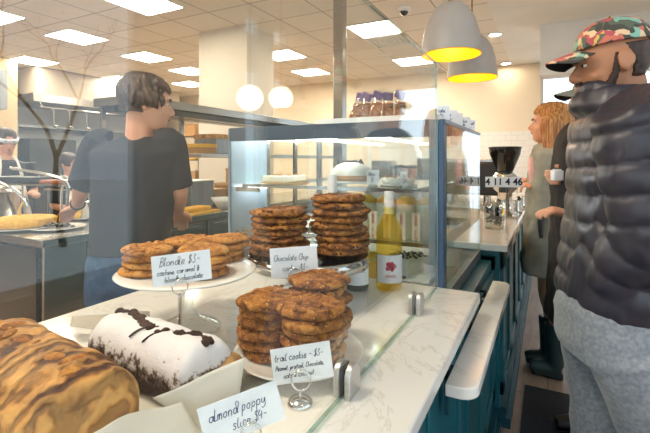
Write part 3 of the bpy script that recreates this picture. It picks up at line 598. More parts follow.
# bottles
def bottle(name, lab, base, R, H, body, cap, capH, neck=.0145, shoulder=.58, label=(.03, .11), capR=.0158, cat='bottle'):
    t = thing(name, lab, cat, (base.x, base.y, WZ), math.atan2(-base.x, base.y)*0+YAW)
    pr = [(0, .004), (R*.7, .002), (R*.95, .003), (R, .01), (R, H*shoulder), (R*.93, H*(shoulder+.06)), (R*.65, H*(shoulder+.13)), (neck*1.3, H*(shoulder+.21)), (neck, H*(shoulder+.28)), (neck, H*.985), (0, H*.985)]
    b = NB(); lathe(b, pr, 40); obj('glass_body', b, body, t, 2)
    b = NB(); lathe(b, [(capR, H-capH), (capR, H-.002), (capR*.9, H), (0, H)], 28); obj('capsule', b, cap, t, 2)
    b = NB(); n = 20; a0 = -PI*.5-1.2; l0 = [];
    for i in range(n+1):
        a = a0+2.4*i/n; l0.append((b.verts.new(((R+.0006)*math.cos(a), (R+.0006)*math.sin(a), label[0])), b.verts.new(((R+.0006)*math.cos(a), (R+.0006)*math.sin(a), label[1]))))
    for p, q in zip(l0, l0[1:]): b.faces.new([p[0], q[0], q[1], p[1]])
    lb = obj('label', b, 'paper', t, 2); return t, lb
def on_bottle(R, x, z): a = -PI/2+x/R; return V(((R+.0012)*math.cos(a), (R+.0012)*math.sin(a), z))
rb = atz(389, 289, WZ); Rr = .0425; t, lb = bottle('wine_bottle', 'clear bottle of golden wine with a red rose on its white label', rb, Rr, .318, 'wine_glass', 'plastic_white', .072, label=(.03, .118))
b = NB(); lathe(b, [(0, .006), (Rr*.93, .008), (Rr*.95, .18), (Rr*.8, .205), (.018, .235), (.0125, .245), (0, .245)], 32); obj('wine', b, 'wine_glass', t, 2)
mat('rose_red', '#c5283a', '#a31c2e', 120, .6); mat('rose_light', '#d9556a', '#cb4258', 120, .6); mat('rose_dark', '#7c1422', '#6d101c', 120, .6); mat('foil_silver', '#c9cbd0', rough=.3)
def petal(b, a0, r0, r1, wa, k):
    n = 8; v = []
    for i in range(n+1): a = a0-wa+2*wa*i/n; rr = r1*(1-.30*(abs(i-n/2)/(n/2))**2)*(1+.12*math.sin(a0*3.7+k)); v.append((a, rr))
    lo = [on_bottle(Rr+.0003*k, r0*math.cos(a), .084+r0*math.sin(a)) for a, _ in v]; hi = [on_bottle(Rr+.0003*k, rr*math.cos(a), .084+rr*math.sin(a)) for a, rr in v]
    lo = [b.verts.new(p) for p in lo]; hi = [b.verts.new(p) for p in hi]
    for i in range(n): b.faces.new([lo[i], lo[i+1], hi[i+1], hi[i]])
for nm, kk in (('rose_red', 0), ('rose_light', 1), ('rose_dark', 2), ('rose_red', 3)):
    b = NB(); R1 = [.0175, .0135, .0095, .006][kk]
    for i in range(5): petal(b, i*PI*.4+kk*.63, .001, R1, .56, kk)
    obj('rose_emblem', b, nm, lb, 2)
typed(lb, 'PEARL', Matrix.Translation((0, -Rr-.0015, .052)) @ Matrix.Rotation(PI/2, 4, 'X'), .0125, 'rose_light', .0004)
db = atz(357, 289, WZ); t, lb = bottle('wine_bottle', 'dark wine bottle with white script label behind the metal stand', db, .0385, .245, 'dark_bottle', 'pink', .03, label=(.022, .088), shoulder=.5, capR=.0175)
handwriting(lb, [('Sauvignon', -.022, .063, .011)], Matrix.Translation((0, -.0398, 0)) @ Matrix.Rotation(PI/2, 4, 'X'), 'ink', .0004)
eb = atz(328, 289, WZ)+V((0, .03, 0)); t, lb = bottle('wine_bottle', 'tall dark bottle with white capsule behind the cookie stacks', eb, .04, .372, 'dark_bottle', 'plastic_white', .075, label=(.03, .095))
b = NB()
for i in range(9):
    for j in (0, 1): x = (i-4+.5*j)*.0075; q = on_bottle(.04, x, .040+.008*j); ell(b, q, (.003, .002, .003), None, 8, 6)
obj('dotted_band', b, 'ink', lb)
# things on the case top
TZ = CZ1+.003
p0 = aty(343, 112, 1.50); tray = thing('tray', 'low white tray on the display case under the bagged cookies', 'tray', (0, 0, 0)); b = NB(); box(b, (-.80, 1.45, TZ), (-.335, 1.70, TZ+.008)); box(b, (-.80, 1.45, TZ+.008), (-.335, 1.456, TZ+.02)); box(b, (-.80, 1.694, TZ+.008), (-.335, 1.70, TZ+.02)); box(b, (-.80, 1.456, TZ+.008), (-.794, 1.694, TZ+.02)); box(b, (-.341, 1.456, TZ+.008), (-.335, 1.694, TZ+.02)); obj('tray_body', b, 'ceramic', tray)
names = ['leftmost', 'second from the left', 'middle', 'second from the right', 'rightmost']
for i, px in enumerate((353, 364, 375, 388, 400)):
    y = [1.52, 1.53, 1.52, 1.56, 1.55][i]; p = aty(px, 110, y); x = p.x; lean = [.35, .12, .12, 0, 0][i]; H = .10; z = TZ+.009
    t = thing('cookie_bag', 'clear plastic bag of cookies with purple label, '+names[i]+' on the display case', 'bag of cookies', (x, y, z)); dx, dy = CS*lean, SN*lean
    b = NB(); P = []
    for zz, w, d in ((0, .023, .023), (.02, .025, .025), (.06, .0245, .0245), (.075, .022, .018), (.1, .02, .006), (.118, .02, .003)):
        P.append([V((dx*zz*1.0+(w*math.cos(a)*CS-d*math.sin(a)*SN), dy*zz+(w*math.cos(a)*SN+d*math.sin(a)*CS), zz)) for a in [k*PI/8 for k in range(16)]])
    skinrings(b, P); obj('film', b, 'film', t, 2)
    b = NB(); q = Matrix.Rotation(YAW, 3, 'Z')
    for v in box(b, (-.019, -.006, .083), (.019, .006, .112), Matrix.Rotation([.3, .5, .5, .15, .5][i]*.7, 3, 'Y')): v.co = q @ v.co+V((dx*.09, dy*.09, 0))
    obj('purple_label', b, 'purple', t)
    for j in range(7):
        if 'bag cookie' not in PROTO: PROTO['bag cookie'] = [cookie_mesh('bagged_cookie', .0205, .0095, 9)]; PROTO['bag cookie'][0].materials.append(M['blondie'])
        o = bpy.data.objects.new('bagged_cookie', PROTO['bag cookie'][0]); C.objects.link(o); o.location = (x+dx*(.002+j*.0105), y+dy*(.002+j*.0105), z+.002+j*.0102); o.rotation_euler = (0, lean*.6, j)
        tag(o, 'small cookie, %s up in the %s bag on the case' % (ordw(j), names[i]), 'cookie', 'cookies in the bags')
t = thing('tissue_box', 'white box of paper beside the bagged cookies', 'box', (aty(418, 110, 1.57).x, 1.57, TZ+.0085), YAW); bx('box', (-.035, -.03, 0), (.035, .03, .045), 'plastic_white', t, .002); b = NB(); lathe(b, [(.0, .045), (.02, .046), (.026, .06), (.014, .07), (.0, .066)], 10, wob=lambda a, r, z: 1+.3*math.sin(a*3)); obj('tissue', b, 'paper', t, True)
# small price cards along the customer edge
for i, (px, hh) in enumerate(((449, 24), (457, 21), (462, 20), (470, 17), (475, 15))):
    p = atx(px, 110, -.315); t = thing('price_card', 'small white price card on the case edge, %s from the front' % ordw(i), 'sign', (-.335, p.y, TZ)); rz = Matrix.Rotation(.6, 3, 'Z')
    b = NB(); box(b, (-.024, -.001, .008), (.024, .001, .058)); 
    for v in b.verts: v.co = rz @ v.co
    obj('card', b, 'paper', t); bx('clip', (-.008, -.008, 0), (.008, .008, .009), 'steel', t)
    m = Matrix.Rotation(.6, 4, 'Z') @ Matrix.Translation((-.02, -.0016, .02)) @ Matrix.Rotation(PI/2, 4, 'X'); handwriting(t, [(['cake', 'Pie', 'tart', 'slice', 'bread'][i], 0, .014, .014), ('$4-', .004, -.004, .013)], m, 'ink_blue', .0009)
# ------------------------------------------------------------------ in the case
S1, S2, S3 = 1.236, 1.046, CZ0+.0455
def place(px, z, y): return aty(px, 100, y).x
x = place(352, 0, 1.66); t = thing('cream_pie', 'domed cream pie with chocolate curls on the upper shelf', 'cake', (x, 1.66, S1)); b = NB(); lathe(b, [(0, .008), (.05, .008), (.12, .009), (.125, .013), (.125, .016), (0, .016)], 36); obj('plate', b, 'ceramic', t, 2)
b = NB(); lathe(b, [(0, .0165), (.085, .0165), (.097, .038), (.094, .04), (0, .04)], 36, wob=lambda a, r, z: 1+.015*math.sin(a*24)); obj('crust', b, 'bread', t, 2); b = NB(); lathe(b, [(.091, .039), (.088, .058), (.065, .082), (.035, .093), (0, .096)], 36, wob=lambda a, r, z: 1+.03*math.sin(a*9+z*60)); obj('cream', b, 'cream_cake', t, 2)
b = NB(); rnd = random.Random(3)
for i in range(9): a = rnd.uniform(0, PI); c = V((rnd.uniform(-.05, .05), rnd.uniform(-.04, .04), .096)); d = V((math.cos(a), math.sin(a), rnd.uniform(0, .4)))*.022; tube(b, c-d, c+d, .004, 8)
obj('chocolate_curls', b, 'choc_cake', t, True)
x = place(411, 0, 1.70); t = thing('cream_tart', 'flat cream tart with nut topping at the right of the upper shelf', 'cake', (-.505-.03, 1.66, S1)); b = NB(); lathe(b, [(0, .001), (.075, .001), (.08, .006), (.0, .006)], 32); obj('plate', b, 'ceramic', t, 2); b = NB(); lathe(b, [(0, .0065), (.062, .0065), (.07, .03), (.06, .033), (0, .036)], 30); obj('tart', b, 'cream_cake', t, 2)
b = NB()
for i in range(22): a = i*.29*PI; r = .012+.0022*i; ell(b, (r*math.cos(a), r*math.sin(a), .036), (.007, .006, .005), None, 8, 6)
obj('topping', b, 'bread', t, True)
t = thing('almond_tart', 'long almond topped tart at the left of the upper shelf', 'cake', (-1.06, 1.62, S1), 0); bx('board', (-.075, -.09, .001), (.075, .1, .006), 'card_box', t); bx('tart', (-.065, -.08, .0065), (.065, .09, .035), 'cream_cake', t, .006)
b = NB()
for i in range(40): ell(b, (random.uniform(-.055, .055), random.uniform(-.07, .08), .036), (.008, .005, .003), None, 7, 5)
obj('almonds', b, 'bread', t, True, kind='stuff')
def pcard(x, y, z, w, h, lab, txt):
    t = thing('price_card', lab, 'sign', (x, y, z), .5); bx('card', (-w/2, -.001, .012), (w/2, .001, .012+h), 'paper', t); bx('foot', (-w/3, -.01, .0005), (w/3, .01, .012), 'steel', t); handwriting(t, [(txt[0], -w*.38, .012+h*.6, h*.26), (txt[1], -w*.2, .012+h*.15, h*.34)], Matrix.Translation((0, -.0018, 0)) @ Matrix.Rotation(PI/2, 4, 'X'), 'ink', .0007)
pcard(place(373, 0, 1.51), 1.51, S1, .048, .055, 'white price card beside the cream pie', ('Banoffe', '$5.-')); pcard(place(404, 0, 1.50), 1.50, S1, .026, .05, 'narrow white price card before the cream tart', ('tart', '$4'))
# sandwiches and pastries on the lower shelf
for i in range(6):
    x, y = -.68+i*.054, 1.545+.004*i; t = thing('sandwich', 'wrapped triangular sandwich, %s from the left on the lower shelf' % ordw(i), 'sandwich', (x, y, S2+.001), -.35)
    def tri(b, x0, x1, s=1.0):
        a = [(x0, -.045*s, 0), (x0, .06*s, 0), (x0, -.045*s, .10*s)]; q = [b.verts.new(p) for p in a]; r = [b.verts.new((x1, p[1], p[2])) for p in a]; b.faces.new(q); b.faces.new(r)
        for k in range(3): b.faces.new([q[k], q[(k+1) % 3], r[(k+1) % 3], r[k]])
    for x0, x1, m, nm in ((-.018, -.007, 'cream_cake', 'bread_slice'), (-.0065, .0065, 'berry', 'filling'), (.007, .018, 'cream_cake', 'bread_slice')):
        b = NB(); tri(b, x0, x1); obj(nm, b, m, t)
for i in range(5):
    x, y = -.82+i*.092, 1.80; t = thing('cream_bun', 'pale round cream cake, %s from the left behind the sandwiches' % ordw(i), 'cake', (x, y, S2+.001)); b = NB(); lathe(b, [(0, 0), (.030, 0), (.034, .07), (.032, .12), (0, .122)], 24, wob=lambda a, r, z: 1+.03*math.sin(a*8)); obj('cake', b, 'cream_cake', t, 2); b = NB(); lathe(b, [(.033, .117), (.035, .13), (.02, .15), (0, .155)], 20, wob=lambda a, r, z: 1+.06*math.sin(a*5)); obj('topping', b, 'cake_yellow', t, 2); t.scale = (1.25, 1.25, .88)
t = thing('sandwich_tray', 'shallow steel tray at the left of the lower shelf', 'tray', (-1.02, 1.65, S2+.001)); b = NB(); box(b, (-.12, -.12, 0), (.12, .2, .008)); obj('tray_body', b, 'steel', t)
t = thing('wrapped_cake', 'dark almond topped cake on a white board at the bottom of the case', 'cake', (-.50, 1.68, S3+.001)); bx('board', (-.14, -.15, 0), (.12, .16, .004), 'paper', t); b = NB(); lathe(b, [(0, .0045), (.08, .0045), (.083, .05), (.075, .062), (0, .066)], 30); obj('cake', b, 'cream_cake', t, 2); b = NB()
for i in range(26): a = i*2.4; r = .014*math.sqrt(i); ell(b, (r*math.cos(a), r*math.sin(a), .066), (.010, .006, .004), Quaternion((0, 0, 1), a), 8, 6)
obj('almond_topping', b, 'choc_cake', t, True)
pcard(-.49, 1.54, S3+.0055, .06, .06, 'white price card in front of the almond topped cake', ('slice', '$4.-'))
t = thing('yellow_box', 'yellow cake wedge box behind the golden wine bottle', 'box', (-.60, 1.55, S3+.001), .3); bx('box', (-.05, -.04, 0), (.05, .04, .055), 'yellow_box', t, .003); bx('lid', (-.052, -.042, .055), (.052, .042, .062), 'yellow_box', t)
for i in range(3):
    t = thing('plate', 'pale plate with pastry at the bottom of the case, %s from the left' % ordw(i), 'plate', (-1.05+i*.17, 1.75, S3+.001)); b = NB(); lathe(b, [(0, .001), (.05, .001), (.075, .01), (.07, .012), (0, .006)], 28); obj('dish', b, 'ceramic', t, 2); b = NB(); lathe(b, [(0, .0125), (.045, .0125), (.045, .04), (0, .045)], 20); obj('pastry', b, 'cake_yellow', t, 2)
# ================================================================== FAR COUNTER ITEMS
FZ = .9205
def on(px, d, z=FZ): p = at(px, 200, d); return (p.x, p.y, z)
p = on(505, 3.1); t = thing('coffee_grinder', 'coffee grinder with brown cone hopper and steel body', 'coffee grinder', p, 0)
b = NB(); lathe(b, [(.05, .33), (.06, .35), (.105, .46), (.112, .50), (.112, .505), (.10, .505), (.05, .35)], 28); obj('hopper', b, 'black_gloss', t, 2, label='dark brown plastic cone hopper'); b = NB(); lathe(b, [(0, .505), (.115, .505), (.115, .515), (0, .518)], 28); obj('hopper_lid', b, 'black_gloss', t, 2)
b = NB(); lathe(b, [(0, .0), (.09, .0), (.09, .03), (.055, .05), (.05, .18), (.085, .21), (.09, .30), (.06, .33), (0, .33)], 28); obj('body', b, 'chrome', t, 2); b = NB(); box(b, (-.03, -.13, .19), (.03, -.05, .24)); obj('spout', b, 'black', t, bevel=.004)
p = on(500, 3.75); t = thing('espresso_machine', 'black espresso machine on the far counter behind the grinder', 'coffee machine', (-.58, p[1], FZ), 0)
bx('body', (-.28, -.25, .12), (.28, .25, .40), 'black', t, .02); bx('drip_tray', (-.26, -.3, .01), (.26, .22, .06), 'steel', t, .005); bx('cup_rail', (-.26, -.22, .40), (.26, .22, .43), 'steel', t, .004)
b = NB()
for s in (-1, 1): box(b, (s*.24-.03, -.2, .06), (s*.24+.03, .2, .12))
obj('frame', b, 'black_gloss', t); b = NB(); [tube(b, (s*.13, -.27, .12), (s*.13, -.27, .05), .03) for s in (-1, 1)]; obj('group_head', b, 'chrome', t, True)
b = NB(); [tube(b, (s*.13, -.27, .07), (s*.13, -.42, .06), .013) for s in (-1, 1)]; obj('portafilter', b, 'black', t, True)
p = at(494, 200, 2.62); t = thing('glass_jar', 'glass jar full of silvery wrapped sweets on the far counter', 'jar', (p.x, p.y, FZ)); b = NB(); lathe(b, [(0, .001), (.055, .001), (.06, .01), (.06, .13), (.05, .15), (.05, .165), (.053, .165), (.063, .13), (.063, .0), (0, 0)], 28); obj('glass', b, 'clear_glass', t, 2)
b = NB(); rnd = random.Random(8)
for i in range(60): a = rnd.uniform(0, 6.28); r = .045*math.sqrt(rnd.random()); ell(b, (r*math.cos(a), r*math.sin(a), .015+.11*rnd.random()), (.012, .006, .01), Quaternion((rnd.random(), rnd.random(), 1), rnd.uniform(0, 3)), 7, 5)
tag(obj('wrapped_sweets', b, 'dark_steel'), 'pile of dark silvery sweets inside the glass jar', 'sweets', kind='stuff').location = (p.x, p.y, FZ)
# number sign on clear legs
p = at(503, 182, 2.45); t = thing('number_sign', 'long white strip sign with black numbers on the far counter', 'sign', (p.x, p.y, FZ), YAW*.9); zs = p.z-FZ
bx('strip', (-.10, -.001, zs-.03), (.11, .001, zs+.03), 'paper', t); typed(t, '4 11 4 46', Matrix.Translation((.005, -.002, zs)) @ Matrix.Rotation(PI/2, 4, 'X'), .055, 'ink', .0004, bold=.0012)
b = NB(); [tube(b, (s, 0, 0), (s, 0, zs-.035), .004) for s in (-.02, .02, .08)]; obj('leg', b, 'clear_glass', t)
for i, (px, d) in enumerate(((516, 3.3), (522, 3.7))):
    p = on(px, d); t = thing('milk_jug', 'small steel milk jug on the far counter, '+['nearer', 'farther'][i]+' one', 'jug', p); b = NB(); lathe(b, [(0, 0), (.045, 0), (.048, .03), (.036, .09), (.04, .105), (.037, .105), (.033, .09), (0, .02)], 24); obj('jug_body', b, 'chrome', t, 2); b = NB(); wire(b, [(.04, 0, .09), (.075, 0, .08), (.07, 0, .04), (.044, 0, .03)], .004); obj('handle', b, 'chrome', t, True)
# ================================================================== KITCHEN
KX = -2.45; KZ = .90
t = thing('steel_counter', 'long stainless steel kitchen counter with drawers behind the barista', 'counter', (0, 0, 0))
bx('counter_top', (-3.2, 1.34, KZ-.045), (KX, 5.4, KZ), 'steel', t, .004); bx('body', (-3.15, 1.40, .1), (KX-.05, 5.35, KZ-.046), 'dark_steel', t); bx('end_panel', (KX-.045, 1.36, .05), (KX-.02, 1.60, KZ-.046), 'steel', t, .003)
for i in range(5):
    y = 1.66+i*.5
    for j, (z0, z1) in enumerate(((.15, .36), (.38, .6), (.62, .84))):
        d = bx('drawer', (KX-.049, y, z0), (KX-.03, y+.47, z1), 'steel', t, .003); bx('handle', (KX-.03, y+.06, z1-.045), (KX-.012, y+.41, z1-.025), 'steel', d, .003)
b = NB(); [tube(b, (x, y, 0), (x, y, .1), .025) for x in (-3.05, -2.6) for y in (1.5, 3.3, 5.2)]; obj('leg', b, 'steel', t)
t = thing('steel_cabinet', 'dark glass fronted steel cabinet at the left end of the kitchen counter', 'cabinet', (0, 0, 0)); bx('body', (-4.2, 1.36, .05), (-3.205, 1.8, KZ-.046), 'dark_steel', t); bx('glass_front', (-4.18, 1.345, .1), (-2.52, 1.358, KZ-.06), 'black_gloss', t); bx('counter_top', (-4.2, 1.34, KZ-.045), (-3.205, 1.8, KZ), 'steel', t)
# overshelf
t = thing('overshelf', 'two tier stainless pass shelf above the kitchen counter', 'shelf', (0, 0, 0))
bx('shelf', (-2.85, 1.9, 1.715), (KX, 5.3, 1.775), 'steel', t, .003); bx('heat_lamp_rail', (-2.75, 1.9, 1.67), (-2.62, 5.25, 1.71), 'dark_steel', t); bx('heat_lamp_rail', (-2.58, 1.9, 1.67), (-2.48, 5.25, 1.71), 'dark_steel', t); bx('shelf', (-2.85, 2.55, 1.36), (KX, 5.3, 1.395), 'steel', t, .003)
b = NB(); [box(b, (x-.015, y-.015, KZ), (x+.015, y+.015, 1.716)) for x in (-2.83,) for y in (1.96, 2.7, 4.0, 5.27)]; obj('upright', b, 'steel', t)
# hood
t = thing('extractor_hood', 'long stainless extractor hood on the kitchen wall', 'extractor hood', (0, 0, 0)); bx('canopy', (-9.58, 4.5, 2.58), (-8.45, 8.0, 3.09), 'hood_paint', t); bx('skirt', (-9.58, 4.43, 2.43), (-8.38, 8.05, 2.58), 'steel', t, .004)
b = NB(); box(b, (-9.59, 4.5, 2.0), (-9.25, 8.0, 2.05)); [box(b, (-9.59, y, 1.9), (-9.27, y+.03, 2.0)) for y in (4.6, 6.1, 7.9)]; t = obj('wall_shelf', b, 'steel_dull'); tag(t, 'steel wall shelf below the extractor hood', 'shelf')
# cooking line
for i, (y0, y1, h, nm) in enumerate(((4.5, 5.4, 1.75, 'nearest the second cook'), (5.5, 6.5, 1.5, 'farther along the kitchen wall'), (6.6, 7.6, 1.7, 'at the far end of the kitchen wall'))):
    t = thing('oven', 'dark steel kitchen oven '+nm, 'oven', (0, 0, 0)); bx('body', (-9.45, y0, .001), (-8.65, y1, h), 'dark_steel', t, .01); bx('door', (-8.65, y0+.08, .3), (-8.62, y1-.08, .85), 'black_gloss', t); b = NB(); tube(b, (-8.58, y0+.12, .9), (-8.58, y1-.12, .9), .012); tube(b, (-8.65, y0+.15, .9), (-8.58, y0+.15, .9), .01); tube(b, (-8.65, y1-.15, .9), (-8.58, y1-.15, .9), .01); obj('handle', b, 'chrome', t)
    b = NB()
    for k in range(5): lathe(b, [(0, 0), (.022, 0), (.018, .03), (0, .03)], 12, (0, 0, 0)) if 0 else tube(b, (-8.65, y0+.15+k*.14, 1.03), (-8.61, y0+.15+k*.14, 1.03), .022)
    obj('knob', b, 'chrome', t)
for i, y in enumerate((4.75, 5.05, 5.4, 5.75)):
    t = thing('ladle', 'steel ladle hanging below the extractor hood, %s from the left' % ordw(i), 'utensil', (-8.3, y, 2.0)); b = NB(); wire(b, [(0, 0, .28), (.0, .0, .1), (0, .02, .0)], .008); wire(b, [(0, 0, .28), (0, -.02, .31), (0, -.04, .28)], .005); obj('handle', b, 'steel', t, True); b = NB(); lathe(b, [(0, -.05), (.03, -.035), (.045, 0), (.04, 0), (0, -.04)], 16, (0, .03, 0)); obj('bowl', b, 'steel', t, 2)
b = NB(); tube(b, (-8.3, 4.5, 2.325), (-8.3, 6.1, 2.325), .01); [tube(b, (-8.3, y, 2.325), (-8.42, y, 2.44), .008) for y in (4.55, 6.05)]; t = obj('hanging_rail', b, 'steel'); tag(t, 'thin steel rail along the hood holding utensils', 'rail')
# wall cabinet left and fridge
t = thing('wall_cabinet', 'grey steel box on the cream pier at the far left', 'cabinet', aty(-3, 100, 3.44), 0); bx('body', (-.25, -.05, -.15), (.2, .05, .45), 'steel_dull', t, .004); bx('door', (-.22, -.06, -.12), (.17, -.051, .42), 'steel', t)
# pole
p = at(340, 90, 4.6); t = thing('steel_pole', 'vertical stainless steel pole rising behind the bagged cookies', 'pole', (p.x, p.y, 0)); bx('tube', (-.055, -.055, .02), (.055, .055, ZC-.02), 'steel', t, .005); bx('flange', (-.09, -.09, 0), (.09, .09, .02), 'steel', t)
# rear wall door frame
t = bpy.data.objects.new('door_1', None); C.objects.link(t); t['kind'] = 'structure'; p = aty(331, 100, YF); b = NB(); box(b, (p.x-.02, YF-.03, 0), (p.x+.06, YF-.001, 2.1)); box(b, (p.x+.9, YF-.03, 0), (p.x+.98, YF-.001, 2.1)); box(b, (p.x-.02, YF-.03, 2.1), (p.x+.98, YF-.001, 2.18)); obj('door_frame', b, 'white_paint', t, kind='structure'); bx('door_leaf', (p.x+.06, YF-.02, 0), (p.x+.9, YF-.002, 2.1), 'cream_plaster', t, kind='structure')
# shelving with goods beyond counter (between barista and pillar)
t = thing('storage_rack', 'tall wire storage rack left of the white pillar', 'rack', (-5.2, 5.6, 0)); 
for z in (.5, .95, 1.35, 1.75): bx('shelf', (-.5, -.25, z-.02), (.5, .25, z), 'steel', t)
b = NB(); [tube(b, (x, y, 0), (x, y, 2.1), .014) for x in (-.48, .48) for y in (-.23, .23)]; obj('post', b, 'steel', t)
cols = ['card_box', 'kraft', 'plastic_white', 'cake_yellow', 'blue_grey', 'card_box', 'kraft', 'plastic_white', 'card_box']
words = {'card_box': 'light cardboard box', 'kraft': 'brown paper box', 'plastic_white': 'white plastic tub', 'cake_yellow': 'yellow food tub', 'blue_grey': 'grey storage tub'}
i = 0
for z, sh in ((.95, 'second'), (1.35, 'third'), (1.75, 'top')):
    for k in range(3):
        c = cols[i]; i += 1; w = .12; hh = .16+.04*((i*7) % 3); t = thing('storage_box', words[c]+' on the %s shelf of the storage rack, %s from the left' % (sh, ordw(k)), 'box', (-5.52+k*.32, 5.6, z+.0005)); bx('box', (-w, -.14, 0), (w, .14, hh), c, t, .005); bx('lid', (-w-.006, -.146, hh), (w+.006, .146, hh+.02), 'plastic_white' if c != 'kraft' else 'kraft', t, .003)
# goods on and below the pass shelf
def goods(name, lab, cat, px, y_, z, w, d, h, m, extra=None):
    p = atx(px, 100, -2.64); X_, Y_ = (-2.64, p.y) if not y_ else (-3.02, y_); t = thing(name, lab, cat, (X_, Y_, z+.0005)); bx('body', (-w/2, -d/2, 0), (w/2, d/2, h), m, t, .006)
    if extra: bx(extra[0], (-w/2*1.03, -d/2*1.03, h), (w/2*1.03, d/2*1.03, h+extra[2]), extra[1], t, .003)
goods('bread_crate', 'open steel bin of bread rolls on the middle pass shelf', 'bin', 219, 0, 1.395, .26, .35, .13, 'steel_dull', ('bread', 'bread', .04))
goods('pastry_box', 'low brown box of pastries on the pass shelf beside the barista', 'box', 199, 0, 1.395, .25, .2, .05, 'kraft', ('pastries', 'cake_yellow', .03))
goods('paper_bag', 'folded brown paper bag below the pass shelf', 'bag', 212, 3.5, KZ, .2, .15, .18, 'kraft', ('fold', 'card_box', .02)); goods('paper_bag', 'large crumpled kraft bag standing beside the grey case panel', 'bag', 226, 3.72, KZ, .22, .2, .32, 'kraft', ('fold', 'kraft', .03))
goods('cardboard_box', 'small cardboard box on the kitchen counter right of the barista', 'box', 203, 3.3, KZ+.0, .2, .18, .14, 'card_box', ('lid', 'card_box', .01)); goods('plastic_tub', 'long translucent grey tub on the kitchen counter', 'tub', 193, 3.0, KZ, .3, .3, .24, 'steel_dull', ('rim', 'plastic_white', .01))
def round_(name, lab, cat, x, y, z, prof, m, extra=()):
    t = thing(name, lab, cat, (x, y, z+.0005)); b = NB(); lathe(b, prof, 28); obj('body', b, m, t, 2)
    for nm, pr, mm in extra: b = NB(); lathe(b, pr, 28); obj(nm, b, mm, t, 2)
    return t
p = atz(203, 209, KZ+.0); round_('mixing_bowl', 'white bowl on the steel counter right of the barista', 'bowl', -2.60, 2.98, KZ, [(0, 0), (.05, 0), (.1, .07), (.115, .1), (.11, .1), (.09, .07), (0, .01)], 'plastic_white')
p = atz(190, 214, KZ); t = thing('chopping_board', 'small yellow board with pastries next to the barista', 'board', (-2.60, 2.62, KZ+.0005), .1); bx('board', (-.12, -.2, 0), (.12, .2, .015), 'yellow_box', t, .003); bx('pastry', (-.08, -.15, .0155), (.06, .15, .05), 'cake_yellow', t, .01)
t = thing('paper_sheet', 'leaning white paper sheet in front of the barista', 'paper', (-2.68, 2.28, KZ+.0005), .4); b = NB(); box(b, (-.1, -.1, .0), (.12, .11, .19), Matrix.Rotation(.5, 3, 'X')); [setattr(v.co, 'z', max(v.co.z, 0)) for v in b.verts]; obj('sheet', b, 'card_box', t, bevel=.003)
# tarts and plates at the left end
def slab(px, py, lab, wx_, wy, platelab):
    p = atz(px, py, KZ+.01); t = thing('platter', platelab, 'plate', (p.x, p.y, KZ+.0005), .35); b = NB(); lathe(b, [(0, .001), (.14, .001), (.19, .012), (.2, .018), (.19, .018), (.14, .008), (0, .008)], 40); obj('dish', b, 'ceramic', t, 2); return p
p = slab(22, 227, '', 0, 0, 'large white platter under the golden tart'); t = thing('golden_tart', 'large golden yellow fluted tart on the white platter', 'tart', (p.x, p.y+.02, KZ+.02)); b = NB(); lathe(b, [(0, 0), (.165, 0), (.18, .045), (.172, .05), (0, .052)], 64, wob=lambda a, r, z: 1+(.02*math.sin(a*32) if r > .1 else 0)); obj('crust', b, 'cake_yellow', t, 2); b = NB(); lathe(b, [(.165, .0515), (.12, .058), (0, .06)], 40); obj('filling', b, 'cake_yellow', t, 2)
p = atz(58, 229, KZ); round_('platter', 'white platter under the hand of the barista', 'plate', p.x, p.y, KZ, [(0, .001), (.1, .001), (.15, .012), (.16, .018), (.15, .018), (.1, .008), (0, .008)], 'ceramic')
pp = p; b = NB(); rnd = random.Random(2)
for i in range(26): ell(b, (rnd.uniform(-.09, .09), rnd.uniform(-.05, .05), .016+rnd.uniform(0, .018)), (.02, .007, .007), Quaternion((0, 0, 1), rnd.uniform(0, 3)), 8, 6)
o = obj('sliced_filling', b, 'dark_steel', None, True); o.location = (p.x, p.y, KZ+.001); tag(o, 'heap of silvery sliced filling on the platter under the hand', 'food', kind='stuff')
p = atz(82, 219, KZ); round_('platter', 'small white platter right of the hand of the barista', 'plate', p.x, p.y, KZ, [(0, .001), (.08, .001), (.12, .012), (.13, .016), (.12, .016), (.08, .008), (0, .008)], 'ceramic'); round_('golden_tart', 'small golden tart right of the hand of the barista', 'tart', p.x, p.y, KZ+.009, [(0, 0), (.08, 0), (.09, .04), (.08, .045), (0, .046)], 'cake_yellow')
# pots, trays and slicer rails
p = at(8, 215, 3.4); round_('stock_pot', 'wide shiny steel pot at the left edge of the kitchen counter', 'pot', -3.62, 1.62, KZ, [(0, 0), (.18, 0), (.18, .2), (.19, .205), (.19, .21), (0, .21)], 'chrome', [('lid', [(.19, .211), (.1, .235), (.02, .24), (.02, .26), (0, .26)], 'chrome')])
round_('stock_pot', 'second steel pot behind the hand of the barista', 'pot', -3.02, 2.02, KZ, [(0, 0), (.11, 0), (.11, .13), (.12, .135), (0, .136)], 'chrome')
for i, (x, y, z) in enumerate(((-3.68, 2.02, 1.15), (-3.68, 2.42, 1.08))):
    t = thing('food_rack', 'raised steel food rack with dark trays, '+['upper', 'lower'][i]+' one', 'rack', (x, y, 0), .15); bx('shelf', (-.42, -.12, z-.015), (.42, .12, z), 'steel', t); b = NB(); [tube(b, (sx, sy, .001), (sx, sy, z-.01), .008) for sx in (-.38, .38) for sy in (-.1, .1)]; obj('leg', b, 'steel', t); bx('tray', (-.38, -.1, z), (.0, .1, z+.05), 'black', t, .005); bx('food', (.05, -.08, z), (.38, .08, z+.03), 'sausage', t, .01)
